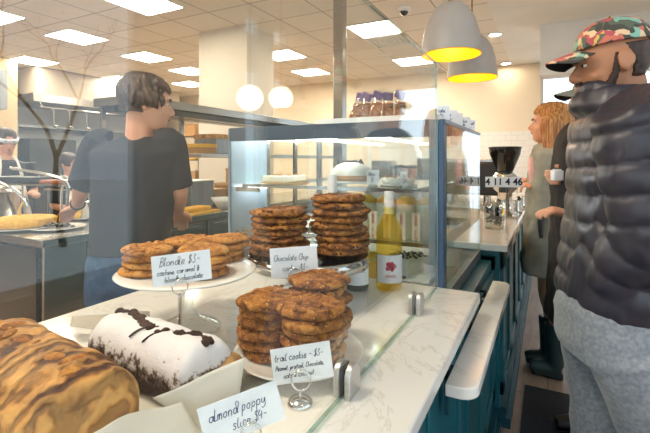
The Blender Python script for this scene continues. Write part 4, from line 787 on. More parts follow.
for i, (a, b_) in enumerate((((-18, 176), (28, 206)), ((10, 168), (70, 188)))):
    t = thing('curved_guard_rail', 'curved bright steel guard rail, '+['nearer', 'farther'][i]+' one above the tarts', 'rail', (0, 0, 0)); b = NB(); d = 2.75+.4*i; P = [at(a[0], a[1], d), at(a[0]*.5+b_[0]*.5+3, a[1]*.6+b_[1]*.4-2, d), at(b_[0]-4, b_[1]-7, d), at(b_[0], b_[1], d)]; wire(b, P, .012); wire(b, [P[2], P[2]-V((.05, 0, .06)), V((P[2].x-.06, P[2].y, KZ+.04)), V((P[2].x-.06, P[2].y, KZ+.001))], .009); obj('rail', b, 'chrome', t, True)
# equipment behind the case seen through glass
for i, (x, y, w, h, m, nm, lab) in enumerate(((-2.2, 3.0, .0, .0, '', '', ''),)): pass
t = thing('back_bar', 'white low cabinet run behind the display case', 'cabinet', (0, 0, 0)); bx('body', (-2.3, 5.6, .001), (-1.2, 6.2, .88), 'white_paint', t, .004); bx('counter_top', (-2.32, 5.58, .881), (-1.18, 6.22, .91), 'quartz', t)
for i, (x, w, h, m) in enumerate(((-2.1, .14, .42, 'steel'), (-1.78, .12, .36, 'dark_steel'), (-1.45, .13, .46, 'steel_dull'))):
    t = thing('coffee_urn', ['polished', 'dark', 'dull grey'][i]+' coffee brewer on the back bar seen through the case', 'coffee machine', (x, 5.85, .911)); bx('body', (-w, -.16, .1), (w, .16, h), m, t, .02); bx('base', (-w, -.2, 0), (w, .16, .04), 'black', t, .005); bx('column', (-w*.8, .02, .04), (w*.8, .15, .1), m, t); b = NB(); lathe(b, [(0, .045), (.06, .045), (.07, .09), (.04, .095), (0, .095)], 20, (0, -.09, 0)); obj('carafe', b, 'black_gloss', t, 2)
# mat
b = NB(); P = atz(517, 384, 0); box(b, (-.12, 1.3, .001), (1.0, 2.78, .012)); t = obj('floor_mat', b, 'mat_black', bevel=.004); tag(t, 'black ribbed rubber mat on the floor beside the teal counter', 'mat')
# street tree mirrored in the screen
t = thing('street_tree', 'bare brown street tree outside, mirrored in the glass screen', 'tree', (6.6, 4.3, -.12)); b = NB(); rnd = random.Random(4)
def branch(p, d, L, r, n):
    q = p+d*L; m = p+d*L*.5+V((rnd.uniform(-.1, .1), rnd.uniform(-.1, .1), 0))*L; limb(b, [p, m, q], [r, r*.85, r*.65], 8, 3)
    if n:
        for k in range(2 if n > 1 else 3): branch(q, (d+V((rnd.uniform(-.7, .7), rnd.uniform(-.7, .7), rnd.uniform(-.2, .4)))).normalized(), L*.72, r*.62, n-1)
branch(V((0, 0, 0)), V((.05, -.05, 1)).normalized(), 1.5, .06, 5); obj('trunk', b, 'bark', t, True)
#PEOPLE_START
# ================================================================== PEOPLE
RD = V((CS, SN, 0)); AW = V((-SN, CS, 0))
def head_rings(c, F, s=1, grow=1.0, t0=0, t1=1, n=26, extra=0, hl=None):
    F = V(F).normalized(); U = V((0, 0, 1)); R = F.cross(U).normalized(); U = R.cross(F); h = .235*s
    T = [(.0, .078, .030, .022), (.05, .092, .005, .038), (.14, .096, -.025, .051), (.28, .096, -.062, .062), (.42, .095, -.086, .070), (.55, .092, -.098, .075), (.70, .094, -.103, .0765), (.82, .082, -.095, .070), (.91, .06, -.075, .056), (.97, .03, -.045, .034), (1.0, .0, -.015, .010)]
    out = []
    for t, f1, f0, w in T:
        if t < t0 or t > t1: continue
        if hl: f1 = min(f1, hl(t))
        f1 = f1*s+extra*(1 if t > .05 else 0); f0 = f0*s-extra; w = w*s+extra; m = (f1+f0)/2; a = (f1-f0)/2
        r = []
        for k in range(n):
            q = 2*PI*k/n; cx, sx = math.cos(q), math.sin(q); p = 2/2.25
            r.append(c+F*(m+a*math.copysign(abs(cx)**p, cx))+R*(w*math.copysign(abs(sx)**p, sx))+U*((t-.5)*h+(extra*.9 if t > .9 else 0)))
        out.append(r)
    return out
def add_head(b, c, F, s=1):
    F = V(F).normalized(); U = V((0, 0, 1)); R = F.cross(U).normalized(); U = R.cross(F); X = lambda r, f, u: c+R*r*s+F*f*s+U*u*s
    rings = head_rings(c, F, s); skinrings(b, rings); q = Matrix((R, F, U)).transposed().to_quaternion()
    limb(b, [X(0, .090, .018), X(0, .104, -.005), X(0, .116, -.024), X(0, .098, -.034)], [.007*s, .010*s, .0125*s, .010*s], 10, 3)
    for k in (-1, 1):
        ell(b, X(k*.012, .102, -.028), (.008*s, .009*s, .007*s), q, 10, 8); ell(b, X(k*.079, -.004, -.005), (.008*s, .020*s, .033*s), q, 12, 10); ring(b, X(k*.083, -.006, .0), .021*s, .005*s, R*k, 18, 6)
        ell(b, X(k*.032, .086, .027), (.024*s, .010*s, .007*s), q, 12, 8); ell(b, X(k*.042, .066, -.03), (.022*s, .02*s, .018*s), q, 12, 8)
    ell(b, X(0, .097, -.052), (.021*s, .009*s, .005*s), q, 12, 8); ell(b, X(0, .095, -.062), (.018*s, .010*s, .006*s), q, 12, 8); ell(b, X(0, .086, -.092), (.02*s, .014*s, .014*s), q, 12, 8)
    return X, q
def face_parts(t, X, q, s, base, brow='hair_dark', lips='lips'):
    for k in (-1, 1):
        b = NB(); ell(b, X(k*.031, .0865, .008)-base, (.0115*s, .0070*s, .0052*s), q, 12, 8); e = obj('eye', b, 'eye_white', t, 2)
        b = NB(); ell(b, X(k*.032, .0918, .008)-base, (.0052*s, .0028*s, .0050*s), q, 10, 8); obj('iris', b, 'iris', e, 2)
        b = NB(); limb(b, [X(k*.014, .099, .028)-base, X(k*.032, .099, .034)-base, X(k*.05, .088, .027)-base], [.003*s, .0042*s, .002*s], 8, 3); obj('eyebrow', b, brow, t, 2)
    b = NB(); ell(b, X(0, .1035, -.056)-base, (.019*s, .0055*s, .006*s), q, 12, 8); obj('lips', b, lips, t, 2)
def hand(b, w, D, N, th=1, L=1.0, curl=.5, grip=0):
    D = V(D).normalized(); N = V(N); N = (N-D*N.dot(D)).normalized(); S = D.cross(N)*th
    limb(b, [w-D*.02*L, w+D*.03*L, w+D*.07*L, w+D*.092*L], [.025*L, .031*L, .039*L, .034*L], 14, 3, .5, N)
    for k, (o, l) in enumerate(((.029, .070), (.0105, .080), (-.0095, .075), (-.028, .058))):
        p = w+D*.080*L+S*o*L; P = [p-D*.02*L, p]; d = D.copy(); cc = curl*(1+.12*k)
        for j, f in enumerate((.45, .32, .23)):
            d = (Quaternion(D.cross(N), cc*(.7 if j == 0 else 1)) @ d); P.append(P[-1]+d*l*f*L)
        limb(b, P, [.0092*L, .0095*L, .0088*L, .008*L, .0065*L], 10, 3)
    p = w+D*.028*L+S*.026*L; d = (D*.7+S*.75+N*.2).normalized(); limb(b, [w+D*.01*L, p, p+d*.034*L, p+(d*.6+D*.5+N*.35*max(curl, .2)).normalized()*.062*L], [.016*L, .0135*L, .0105*L, .0075*L], 10, 3)
def folds(a, sc, st=(1, 1, 1)):
    return lambda co, n: a*(noise.noise(V((co.x*sc*st[0], co.y*sc*st[1], co.z*sc*st[2])))+.5*noise.noise(V((co.x*sc*2.1*st[0]+5, co.y*sc*2.1*st[1], co.z*sc*2.1*st[2]))))
def torso(b, F, rows, n=32, p=2.4):
    """rows: (center, half width, half depth)"""
    F = V(F).normalized(); R = F.cross(V((0, 0, 1))).normalized(); S = crom([tuple(c)+(w, d) for c, w, d in rows], 4); rr = []
    for x, y, z, w, d in S:
        rr.append([V((x, y, z))+R*w*math.copysign(abs(math.sin(2*PI*k/n))**(2/p), math.sin(2*PI*k/n))+F*d*math.copysign(abs(math.cos(2*PI*k/n))**(2/p), math.cos(2*PI*k/n)) for k in range(n)])
    skinrings(b, rr)
def move(b, base):
    for v in b.verts: v.co -= base
    return b
def person(lab, base, skin, build, group=None):
    t = thing('person', lab, 'person', base, 0, group); return t
def mk(t, name, build, m, base, vox, sm=2, disp=None, label=None):
    b = NB(); build(b); move(b, base); return obj(name, fuse(b, vox, sm, disp), m, t, 2, label=label)
# ---------------------------------------------------------------- barista
FB = (AW*1.0+RD*.05).normalized(); hd = 1.85; base = at(135, 200, hd); base.z = 0
t = person('barista in a dark t-shirt and jeans with short brown hair, back turned, reaching left', base, 'skin', None)
hc = at(146, 104, hd); FH = (RD*.9+AW*.42-V((0, 0, .12))).normalized(); SL, EL, WL = at(99, 144, 1.88), at(83, 184, 1.98), at(77, 206, 2.18); SR, ER, WR = at(170, 144, 1.85), at(178, 190, 1.88), at(178, 212, 2.08)
nb = at(141, 139, hd+.01)
Xb = None
def fb(b):
    global Xb
    Xb = add_head(b, hc, FH, .98); limb(b, [hc-V((0, 0, .05))-FH*.03, hc-V((0, 0, .1))-FH*.03, nb-V((0, 0, .06))], [.05, .052, .07], 16, 3)
    torso(b, FB, [(nb-V((0, 0, .04)), .10, .06), (at(137, 160, hd), .155, .09), (at(134, 200, hd), .14, .09), (at(131, 245, hd), .13, .09), (at(130, 270, hd), .14, .10)])
    limb(b, [SL, EL, WL], [.052, .040, .026], 14, 5); limb(b, [SR, ER, WR], [.052, .042, .027], 14, 5)
    hand(b, WL, at(60, 218, 2.27)-WL, V((0, 0, -1)), 1, 1.0, .45); hand(b, WR, at(182, 222, 2.2)-WR, V((0, 0, -1)), -1, 1.0, .5)
    for s in (-1, 1):
        h = at(130, 262, hd)+RD*.08*s; limb(b, [h, V((h.x, h.y, .5))+FB*.02, V((h.x, h.y, .1))], [.085, .055, .04], 12, 3); limb(b, [V((h.x, h.y, .06))-FB*.04, V((h.x, h.y, .04))+FB*.17], [.042, .035], 12, 2)
body = mk(t, 'body', fb, 'skin', base, .0065, 2); face_parts(t, Xb[0], Xb[1], .98, base)
def fh(b):
    for r in (head_rings(hc+V((0, 0, .006))-FH*.010, FH, .98, t0=.26, extra=.015, hl=lambda t: .005+max(0, t-.55)*.22),): skinrings(b, r)
    U = V((0, 0, 1)); rnd = random.Random(6); Rr_ = FH.cross(U).normalized()
    for i in range(70):
        a = rnd.uniform(-2.6, 2.6); e = rnd.uniform(.0, 1); d = (-FH*math.cos(a)+Rr_*math.sin(a)); p = hc+V((0, 0, .035+e*.05))+d*.085*(1-.35*e); q = p+d*.015+V((0, 0, -.05))+Rr_*rnd.uniform(-.02, .02); limb(b, [p, (p+q)/2+d*.012, q], [.012, .010, .004], 6, 2)
    for i in range(9): p = hc+FH*.035+V((0, 0, .095))+Rr_*(i-4)*.016; limb(b, [p, p+FH*.045-V((0, 0, .015)), p+FH*.062-V((0, 0, .040))+Rr_*rnd.uniform(-.01, .01)], [.018, .014, .004], 7, 3)
    for i in range(6): p = hc+Rr_*.075+V((0, 0, .05))+FH*(.03-.02*i); limb(b, [p, p+Rr_*.012-V((0, 0, .04)), p+Rr_*.006-V((0, 0, .075))+FH*.012], [.016, .014, .004], 7, 3)
mk(t, 'hair', fh, 'hair_dark', base, .005, 1, folds(.004, 60, (1, 1, .25)))
def fs(b):
    torso(b, FB, [(nb+V((0, 0, .01)), .075, .06), (nb-V((0, 0, .015)), .14, .075), (nb-V((0, 0, .04)), .195, .10), (at(137, 155, hd), .200, .118), (at(136, 175, hd), .185, .125), (at(133, 205, hd), .172, .125), (at(130, 236, hd), .168, .125), (at(129, 252, hd), .170, .13)])
    limb(b, [SL+RD*.04, SL, SL.lerp(EL, .5), SL.lerp(EL, .98)], [.066, .068, .070, .068], 18, 4); limb(b, [SR-RD*.04, SR, SR.lerp(ER, .5), SR.lerp(ER, .95)], [.066, .068, .070, .068], 18, 4)
mk(t, 'tshirt', fs, 'tshirt', base, .008, 3, folds(.007, 9, (1, 1, .5)))
def fj(b):
    torso(b, FB, [(at(129, 246, hd), .152, .11), (at(129, 262, hd), .168, .125), (at(129, 285, hd), .175, .13), (at(129, 300, hd), .172, .12)])
    for s in (-1, 1): h = at(129, 285, hd)+RD*.085*s; limb(b, [h, V((h.x, h.y, .5)), V((h.x, h.y, .09))], [.098, .075, .06], 16, 4)
mk(t, 'jeans', fj, 'jeans', base, .010, 2, folds(.006, 12))
b = NB(); p = WL.lerp(EL, .12); ring(b, p-base, .031, .006, WL-EL); obj('wristband', b, 'black', t, True, label='black wristband')
# ---------------------------------------------------------------- woman in parka
wd = 2.65; FWm = (-RD*.9+AW*.35).normalized(); base = at(548, 200, wd); base.z = 0
t = person('woman with long red blond hair in a grey parka and dark boots', base, 'skin', None); hc = at(549, 124, wd)
S1_, E1_, W1_ = at(563, 160, 2.55), at(563, 192, 2.52), at(536, 185, 2.62); S2_, E2_, W2_ = at(545, 160, 2.85), at(548, 192, 2.85), at(534, 180, 2.80)
def fw(b):
    global Xb
    Xb = add_head(b, hc, FWm, .95); limb(b, [hc-V((0, 0, .05))-FWm*.02, hc-V((0, 0, .14))-FWm*.03], [.048, .058], 14, 2)
    torso(b, FWm, [(at(551, 148, wd), .1, .07), (at(551, 170, wd), .13, .09), (at(550, 210, wd), .12, .09), (at(550, 250, wd), .15, .1)])
    limb(b, [S1_, E1_, W1_], [.045, .036, .025], 12, 4); limb(b, [S2_, E2_, W2_], [.045, .036, .025], 12, 4); hand(b, W1_, -RD+AW*.1, V((0, 0, -1)), 1, .82, .7); hand(b, W2_, -RD, V((0, 0, -1)), -1, .82, .8)
    for i, (px, dd) in enumerate(((551, 2.62), (545, 2.75))): f = atz(px+4, 160+HC/dd*FPX, 0); h = at(552, 245, dd); limb(b, [h, V((f.x, f.y, .5)).lerp(V((h.x, h.y, .5)), .5)+FWm*.02, V((f.x, f.y, .34))-FWm*.02, V((f.x, f.y, .1))], [.085, .055, .052, .036], 14, 4)
mk(t, 'body', fw, 'skin', base, .0075, 2); face_parts(t, Xb[0], Xb[1], .95, base)
def fwh(b):
    skinrings(b, head_rings(hc-FWm*.012+V((0, 0, .004)), FWm, .95, t0=.45, extra=.02, hl=lambda t: .03+max(0, t-.5)*.2)); rnd = random.Random(3); R_ = FWm.cross(V((0, 0, 1))).normalized()
    for i in range(64):
        a = -2.05+4.1*i/63; d = -FWm*math.cos(a)+R_*math.sin(a); j = rnd.uniform(-.02, .02); p = hc-FWm*.02+V((0, 0, .09))+d*.045; L = .265+rnd.uniform(-.02, .03)-.02*abs(a)
        limb(b, [p, hc-FWm*.012+d*.098+V((0, 0, .02)), hc-FWm*.012+d*(.106+j*.3)-V((0, 0, .07)), hc-FWm*.01+d*(.11+j)-V((0, 0, L-.06)), hc-FWm*.01+d*(.10+j)-V((0, 0, L-.02))], [.02, .021, .019, .014, .004], 7, 3)
mk(t, 'hair', fwh, 'hair_red', base, .005, 1, folds(.008, 55, (1, 1, .12)))
def fpk(b):
    torso(b, FWm, [(at(552, 143, wd), .085, .08), (at(551, 153, wd), .165, .115), (at(551, 180, wd), .19, .135), (at(549, 215, wd), .19, .14), (at(549, 250, wd), .20, .155), (at(549, 271, wd), .205, .165)])
    limb(b, [S1_, E1_, W1_+RD*.01], [.072, .068, .052], 16, 5); limb(b, [S2_, E2_, W2_+RD*.02], [.07, .062, .050], 16, 5)
    limb(b, [at(563, 150, 2.6), at(572, 143, 2.66), at(566, 146, 2.78)], [.05, .065, .05], 14, 4); limb(b, [at(536, 152, 2.6), at(540, 148, 2.7), at(545, 150, 2.8)], [.03, .035, .03], 10, 4)
pk = mk(t, 'parka', fpk, 'parka', base, .010, 2, folds(.010, 13)); b = NB(); limb(b, [at(541, 212, 2.495)-base, at(540, 224, 2.485)-base, at(541, 238, 2.48)-base], [.012, .014, .01], 10, 3); obj('pocket_trim', b, 'black', pk, True, label='black pocket slit')
for i, (px, dd) in enumerate(((551, 2.62), (545, 2.75))):
    f = atz(px+4, 160+HC/dd*FPX, 0)
    def fbt(b): limb(b, [V((f.x, f.y, .33)), V((f.x, f.y, .2)), V((f.x, f.y, .07))], [.062, .056, .052], 16, 3); limb(b, [V((f.x, f.y, .055))-FWm*.03, V((f.x, f.y, .05))+FWm*.09, V((f.x, f.y, .042))+FWm*.14], [.052, .048, .036], 16, 3); box(b, (f.x-.045, f.y-.045, .004), (f.x+.045, f.y+.045, .04), None)
    mk(t, 'boot', fbt, 'boot', base, .009, 2)
b = NB(); wire(b, [at(533, 158, 2.62)-base, at(532, 172, 2.6)-base, at(534, 186, 2.6)-base], .022, 10); obj('scarf', b, 'scarf', t, True, label='pale pink scarf end')
# ---------------------------------------------------------------- person in black coat
d3 = 1.98; F3 = (-RD*.95+AW*.2).normalized(); base = at(604, 200, d3); base.z = 0
t = person('person in black coat with small white cup, mostly hidden behind the man in the cap', base, 'skin', None); hc = at(596, 101, d3)
S3_, E3_, W3_ = at(594, 150, d3-.18), at(598, 205, d3-.22), at(572, 214, d3-.2); S4_, E4_, W4_ = at(596, 148, d3+.18), at(592, 195, d3+.16), at(574, 176, d3-.02)
def f3(b):
    global Xb
    Xb = add_head(b, hc, F3, .98); limb(b, [hc-V((0, 0, .05)), hc-V((0, 0, .16))], [.05, .06], 14, 2); torso(b, F3, [(at(602, 135, d3), .12, .07), (at(604, 165, d3), .15, .1), (at(604, 220, d3), .14, .1), (at(604, 270, d3), .15, .11)])
    limb(b, [S3_, E3_, W3_], [.05, .04, .027], 12, 4); limb(b, [S4_, E4_, W4_], [.05, .04, .027], 12, 4); hand(b, W3_, -RD*.9+V((0, 0, .15)), V((0, 0, -1)), -1, 1, .4); hand(b, W4_, -RD*.75-AW*.1+V((0, 0, -.05)), RD*.2+AW*.9, -1, 1, .85)
    for s in (-1, 1): h = at(606, 262, d3)+AW*.09*s; limb(b, [h, V((h.x, h.y, .5)), V((h.x, h.y, .09))], [.09, .06, .045], 12, 3)
mk(t, 'body', f3, 'skin', base, .0065, 2); face_parts(t, Xb[0], Xb[1], .98, base)
def f3c(b):
    torso(b, F3, [(at(587, 122, d3), .075, .07), (at(587, 134, d3), .16, .11), (at(587, 165, d3), .21, .14), (at(587, 220, d3), .2, .145), (at(587, 280, d3), .21, .155), (at(586, 322, d3), .215, .165)])
    limb(b, [S3_, E3_, E3_.lerp(W3_, .97)], [.075, .07, .055], 16, 5); limb(b, [S4_, E4_, E4_.lerp(W4_, .8)], [.075, .07, .052], 16, 5)
ct = mk(t, 'coat', f3c, 'coat_black', base, .010, 2, folds(.008, 10)); b = NB(); p = at(583, 209, d3-.32)-base; ell(b, p, (.008, .008, .008)); obj('cuff_button', b, 'steel_dull', ct, True)
b = NB(); limb(b, [E4_.lerp(W4_, .7)-base, E4_.lerp(W4_, .97)-base], [.05, .042], 16, 2); obj('cuff', b, 'blue_cuff', t, 2, label='dark blue shirt cuff')
def ftr(b):
    torso(b, F3, [(at(606, 268, d3), .14, .11), (at(606, 290, d3), .16, .12), (at(606, 305, d3), .16, .11)])
    for s in (-1, 1): h = at(606, 290, d3)+AW*.09*s; limb(b, [h, V((h.x, h.y, .5)), V((h.x, h.y, .08))], [.09, .075, .065], 14, 3)
mk(t, 'trousers', ftr, 'pants_dark', base, .012, 2)
def shoes(t, base, pts, F, m='black'):
    for p in pts:
        def fsh(b): limb(b, [V((p.x, p.y, .055))-F*.05, V((p.x, p.y, .05))+F*.08, V((p.x, p.y, .038))+F*.17], [.05, .045, .034], 14, 3, .9)
        mk(t, 'shoe', fsh, m, base, .009, 1)
shoes(t, base, [at(606, 262, d3)+AW*.09*s for s in (-1, 1)], F3)
def cap(t, hc, F, s, base, m, mb, tilt=0):
    F = V(F).normalized(); R = F.cross(V((0, 0, 1))).normalized(); U = V((0, 0, 1)); F = (F+U*tilt).normalized(); U = R.cross(F)
    def fc(b): skinrings(b, head_rings(hc+U*.012-F*.004, F, s, t0=.69, extra=.014, n=40))
    # crown as an open dome: rings from the band upward
    b = NB(); rr = [[p+U*.004-base for p in r] for r in head_rings(hc+U*.006-F*.004, F, s, t0=.60, extra=.012, n=44)]; rr[0] = [p-U*.004 for p in rr[0]]
    skinrings(b, rr, False); b.faces.new([b.verts.new(p) for p in rr[-1]]); bmesh.ops.remove_doubles(b, verts=b.verts, dist=.0004)
    for v in b.verts:
        q = (v.co+base-hc); k = q.dot(F)
        if q.dot(U) > .06: v.co += U*.006*max(0, min(1, (k+.05)/.12))
    o = obj('crown', b, m, t, 2); sd = o.modifiers.new('s', 'SOLIDIFY'); sd.thickness = .003; sb = o.modifiers.new('b', 'SUBSURF'); sb.levels = sb.render_levels = 1
    b = NB(); n = 16; g = []
    for i in range(n+1):
        a = -1.15+2.3*i/n; row = []
        for j in range(7):
            u = j/6; rx = .084*s; row.append(b.verts.new(hc-base+R*(math.sin(a)*rx*(1.02-.08*u))+F*(.045+math.cos(a)*.058*s+u*.078*max(0, math.cos(a*1.15))**.45)+U*(.034+.022-.014*u-.030*(math.sin(a)**2)-.006*u*u)))
        g.append(row)
    for i in range(n):
        for j in range(6): b.faces.new([g[i][j], g[i+1][j], g[i+1][j+1], g[i][j+1]])
    o = obj('brim', b, m, t, 2); o.data.materials.append(M[mb]); sd = o.modifiers.new('s', 'SOLIDIFY'); sd.thickness = .004; sd.offset = -1 if 1 else 1; sd.material_offset = 1; sd.material_offset_rim = 0
    b = NB(); ell(b, hc-base+U*(.118*s+.026)-F*.012, (.008, .008, .005)); obj('button', b, m, t, True)
cap(t, at(596, 101, d3), F3, .98, base, 'parka', 'black')
t = thing('cup', 'small white square cup in the hand of the person in black', 'cup', at(557, 176, d3-.10)); b = NB(); vs = box(b, (-.02, -.02, -.02), (.02, .02, .025)); [setattr(v, 'co', Matrix.Rotation(.4, 3, 'Z') @ v.co) for v in vs]; obj('cup_body', b, 'paper', t, bevel=.003); bx('lid', (-.017, -.017, .0255), (.017, .017, .03), 'plastic_white', t)
# ---------------------------------------------------------------- man in puffer jacket and cap
dm = 1.27; FM = (-RD*.96+AW*.22).normalized(); base = at(620, 200, dm); base.z = 0; RM = FM.cross(V((0, 0, 1))).normalized()
t = person('man in a floral cap, dark quilted puffer jacket and grey sweatpants', base, 'skin', None); hc = at(612, 65, dm); FMH = (FM-V((0, 0, .15))).normalized()
SA, EA, WA = at(632, 118, 1.08), at(648, 232, 1.06), at(610, 286, 1.16); SB, EB, WB = at(628, 118, 1.47), at(640, 225, 1.5), at(612, 282, 1.38)
def fm(b):
    global Xb
    Xb = add_head(b, hc, FMH, .97); limb(b, [hc-V((0, 0, .04))-FM*.03, hc-V((0, 0, .17))-FM*.04], [.055, .065], 16, 2)
    torso(b, FM, [(at(628, 118, dm), .14, .08), (at(628, 170, dm), .16, .1), (at(624, 240, dm), .15, .1), (at(618, 300, dm), .16, .11)])
    limb(b, [SA, EA, WA], [.05, .042, .03], 12, 4); limb(b, [SB, EB, WB], [.05, .042, .03], 12, 4); hand(b, WA, V((-.1, 0, -1)), FM, 1, 1, .3); hand(b, WB, V((-.1, 0, -1)), FM, 1, 1, .3)
    for s in (-1, 1): h = at(618, 290, dm)+RM*.098*s; k = FM*(.0 if s == 1 else -.10); limb(b, [h, V((h.x, h.y, .5))+k, V((h.x, h.y, .08))+k], [.09, .06, .045], 12, 3)
mk(t, 'body', fm, 'skin_tan', base, .006, 2); face_parts(t, Xb[0], Xb[1], .97, base)
def fbd(b):
    X = Xb[0]
    for s in (-1, 1): limb(b, [X(s*.076, .012, .025), X(s*.073, .022, -.03), X(s*.060, .05, -.075), X(s*.03, .085, -.098), X(0, .094, -.10)], [.007, .010, .013, .013, .013], 10, 4)
    limb(b, [X(-.026, .097, -.043), X(0, .103, -.041), X(.026, .097, -.043)], [.005, .007, .005], 8, 3)
mk(t, 'beard', fbd, 'beard', base, .005, 1, folds(.0025, 120))
def fhr(b): skinrings(b, head_rings(hc-FM*.006, FMH, .97, t0=.40, t1=.91, extra=.006)[0:]); 
def fhr2(b):
    X = Xb[0]
    skinrings(b, head_rings(hc, FMH, .97, t0=.26, t1=.72, extra=.005, hl=lambda t: -.015+max(0, t-.4)*.12))
mk(t, 'hair', fhr2, 'hair_dark', base, .005, 1, folds(.002, 90)); cap(t, hc, FMH, .97, base, 'floral_fabric', 'coat_black', .02)
AX = [SA-RD*.02+V((0, 0, .04)), SA, EA, WA]; BXs = [SB+V((0, 0, .04)), SB, EB, WB]
def seg_t(p, P):
    best = (9, 0); acc = 0
    for a, c in zip(P, P[1:]):
        L = (c-a).length; u = max(0, min(1, (p-a).dot(c-a)/L/L)); d = (a+(c-a)*u-p).length
        if d < best[0]: best = (d, acc+u*L)
        acc += L
    return best
def puff(co, n):
    p = co+base; w = .078; da, ta = seg_t(p, AX); db_, tb = seg_t(p, BXs)
    wob = .010*noise.noise(p*9)
    if da < .118 and p.z < 1.45: tt = ta
    elif db_ < .118 and p.z < 1.45: tt = tb
    else: tt = p.z+.10*(p-base).dot(FM)
    ph = (tt+wob)/w; k = abs(math.sin(PI*ph))**.45; r = .0125*(k-.6); pk_ = (1-k)
    r += .004*noise.noise(V((p.x*45, p.y*45, p.z*12)))*(.4+pk_)+.005*noise.noise(p*16)
    return r
def fjk(b):
    torso(b, FM, [(at(624, 106, dm), .10, .09), (at(627, 114, dm), .17, .125), (at(630, 128, dm), .205, .145), (at(631, 165, dm), .215, .155), (at(628, 210, dm), .215, .150), (at(622, 260, dm), .215, .155), (at(618, 290, dm), .21, .155), (at(617, 303, dm), .2, .15)], 48)
    limb(b, [AX[0], SA, SA.lerp(EA, .5), EA, EA.lerp(WA, .6), WA], [.085, .092, .090, .082, .072, .060], 26, 6); limb(b, [BXs[0], SB, EB, WB], [.085, .090, .08, .06], 24, 6)
    # collar and hood
    for k in range(3): limb(b, [at(619, 114-k*7, dm)+(FM*math.cos(a)+RM*math.sin(a))*(.102-.004*k)+V((0, 0, .026*(math.cos(a)))) for a in [PI*(-1.0+i/8) for i in range(17)]], [.027]*17, 12, 2)
    for k in range(3): limb(b, [at(632+k*7, 103+k*5, dm)+(FM*math.cos(a)+RM*math.sin(a))*(.13-.004*k)+V((0, 0, -.01-.02*math.cos(a))) for a in [PI*(.45+1.1*i/10) for i in range(11)]], [.02]+[.042]*9+[.02], 12, 2)
mk(t, 'puffer_jacket', fjk, 'puffer', base, .0075, 2, puff)
def fsw(b):
    torso(b, FM, [(at(616, 276, dm), .175, .135), (at(614, 300, dm), .195, .145), (at(613, 330, dm), .20, .15), (at(613, 350, dm), .195, .14)], 40)
    for s in (-1, 1): h = at(614, 330, dm)+RM*.098*s; k = FM*(.0 if s == 1 else -.10); limb(b, [h, h.lerp(V((h.x, h.y, .5)), .5)+k*.5-FM*.01, V((h.x, h.y, .5))+k-FM*.01, V((h.x, h.y, .28))+k, V((h.x, h.y, .09))+k], [.125, .113, .098, .09, .062], 26, 5)
def swf(co, n):
    return .008*noise.noise(V((co.x*7, co.y*7, co.z*4)))+.006*(1-abs(noise.noise(V((co.x*5+co.z*6, co.y*5, co.z*9-co.x*5))))*3)*.6
sw = mk(t, 'sweatpants', fsw, 'sweat', base, .009, 2, swf)
shoes(t, base, [at(614, 330, dm)+RM*.098*s+FM*(0 if s == 1 else -.1) for s in (-1, 1)], FM, 'plastic_white')
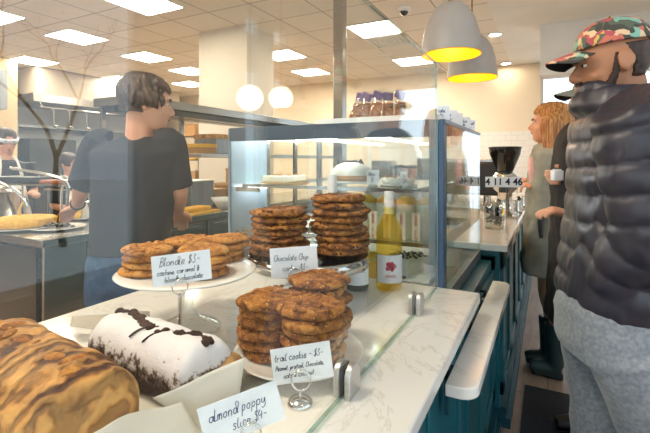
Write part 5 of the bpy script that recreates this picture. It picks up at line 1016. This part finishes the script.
# ---------------------------------------------------------------- cooks
def cook(lab, px, py, d, F, hair, s, kind):
    base = at(px, 200, d); base.z = 0; hc = at(px, py, d); t = person(lab, base, 'skin', None); F = F.normalized(); R = F.cross(V((0, 0, 1))).normalized(); U = V((0, 0, 1)); sh = hc-U*.20; FH = (F-U*.3).normalized()
    A = [(sh+R*.17*k, sh+R*.22*k-U*.27+F*.03, sh+R*.10*k-U*.28+F*.30) for k in (-1, 1)]
    def f(b):
        global Xb
        Xb = add_head(b, hc, FH, .98); limb(b, [hc-U*.05, sh-U*.03], [.05, .06], 12, 2); torso(b, F, [(sh+U*.0, .12, .06), (sh-U*.15, .15, .09), (sh-U*.4, .13, .09), (sh-U*.6, .15, .1)])
        for a, e, w in A: limb(b, [a, e, w], [.05, .04, .027], 12, 4); hand(b, w, F, -U, 1, 1, .4)
        for k in (-1, 1): h = sh-U*.6+R*.09*k; limb(b, [h, V((h.x, h.y, .5)), V((h.x, h.y, .03))], [.09, .06, .045], 12, 3)
    mk(t, 'body', f, 'skin', base, .009, 2); face_parts(t, Xb[0], Xb[1], .98, base)
    mk(t, 'shirt', lambda b: (torso(b, F, [(sh+U*.03, .08, .07), (sh-U*.02, .17, .1), (sh-U*.2, .18, .12), (sh-U*.5, .17, .12), (sh-U*.62, .18, .13)]), [limb(b, [a, a.lerp(e, .9)], [.075, .065], 14, 3) for a, e, w in A]), 'black' if kind == 0 else 'tshirt', base, .011, 2)
    def ap(b):
        bx_ = [(sh-U*.12, .10), (sh-U*.3, .13), (sh-U*.6, .19), (sh-U*.9, .2)]; rr = []
        for c, w in bx_: rr.append([c+F*.135+R*w, c+F*.145+R*w*.5, c+F*.15, c+F*.145-R*w*.5, c+F*.135-R*w, c+F*.125-R*w, c+F*.12, c+F*.125+R*w])
        skinrings(b, rr)
        for k in (-1, 1): limb(b, [sh-U*.12+R*.09*k+F*.13, sh+U*.04+R*.06*k+F*.05, sh+U*.05+R*.05*k-F*.06], [.014]*3, 8, 3)
    b = NB(); ap(b); obj('apron', move(b, base), 'apron', t, 2)
    mk(t, 'hair', lambda b: (skinrings(b, head_rings(hc+U*.004-FH*.016, FH, .98, t0=.40, extra=.014)), ell(b, hc-FH*.12, (.045, .045, .045))), 'hair_dark', base, .008, 1)
    if kind == 0:
        b = NB(); rr = head_rings(hc+U*.006-FH*.008, FH, .98, t0=.55, t1=.72, extra=.022); skinrings(b, [[p-base for p in r] for r in rr]); obj('headband', b, 'paper', t, 2, label='wide white headband')
    mk(t, 'trousers', lambda b: (torso(b, F, [(sh-U*.55, .15, .11), (sh-U*.7, .17, .12)]), [limb(b, [sh-U*.65+R*.09*k, V(((sh+R*.09*k).x, (sh+R*.09*k).y, .08))], [.095, .07], 14, 3) for k in (-1, 1)]), 'pants_dark', base, .012, 1)
cook('cook in a white headband and white apron at the far left', 6, 142, 4.05, RD*.75-AW*.55, 0, 1, 0)
cook('second cook with dark hair bending over the kitchen line in the distance', 69, 164, 5.0, RD*.95-AW*.3, 0, 1, 1)
#PEOPLE_END
# LIGHTMARK
w = bpy.data.worlds.new('world'); SC.world = w; w.use_nodes = True; w.node_tree.nodes['Background'].inputs[0].default_value = (.78, .88, 1, 1); w.node_tree.nodes['Background'].inputs[1].default_value = 2.2
SC.view_settings.view_transform = 'Standard'; SC.view_settings.look = 'None'; SC.view_settings.gamma = 1; SC.view_settings.exposure = 0.14
SC.cycles.max_bounces = 10; SC.cycles.transparent_max_bounces = 24; SC.cycles.glossy_bounces = 5; SC.cycles.use_denoising = True; SC.cycles.sample_clamp_indirect = 6
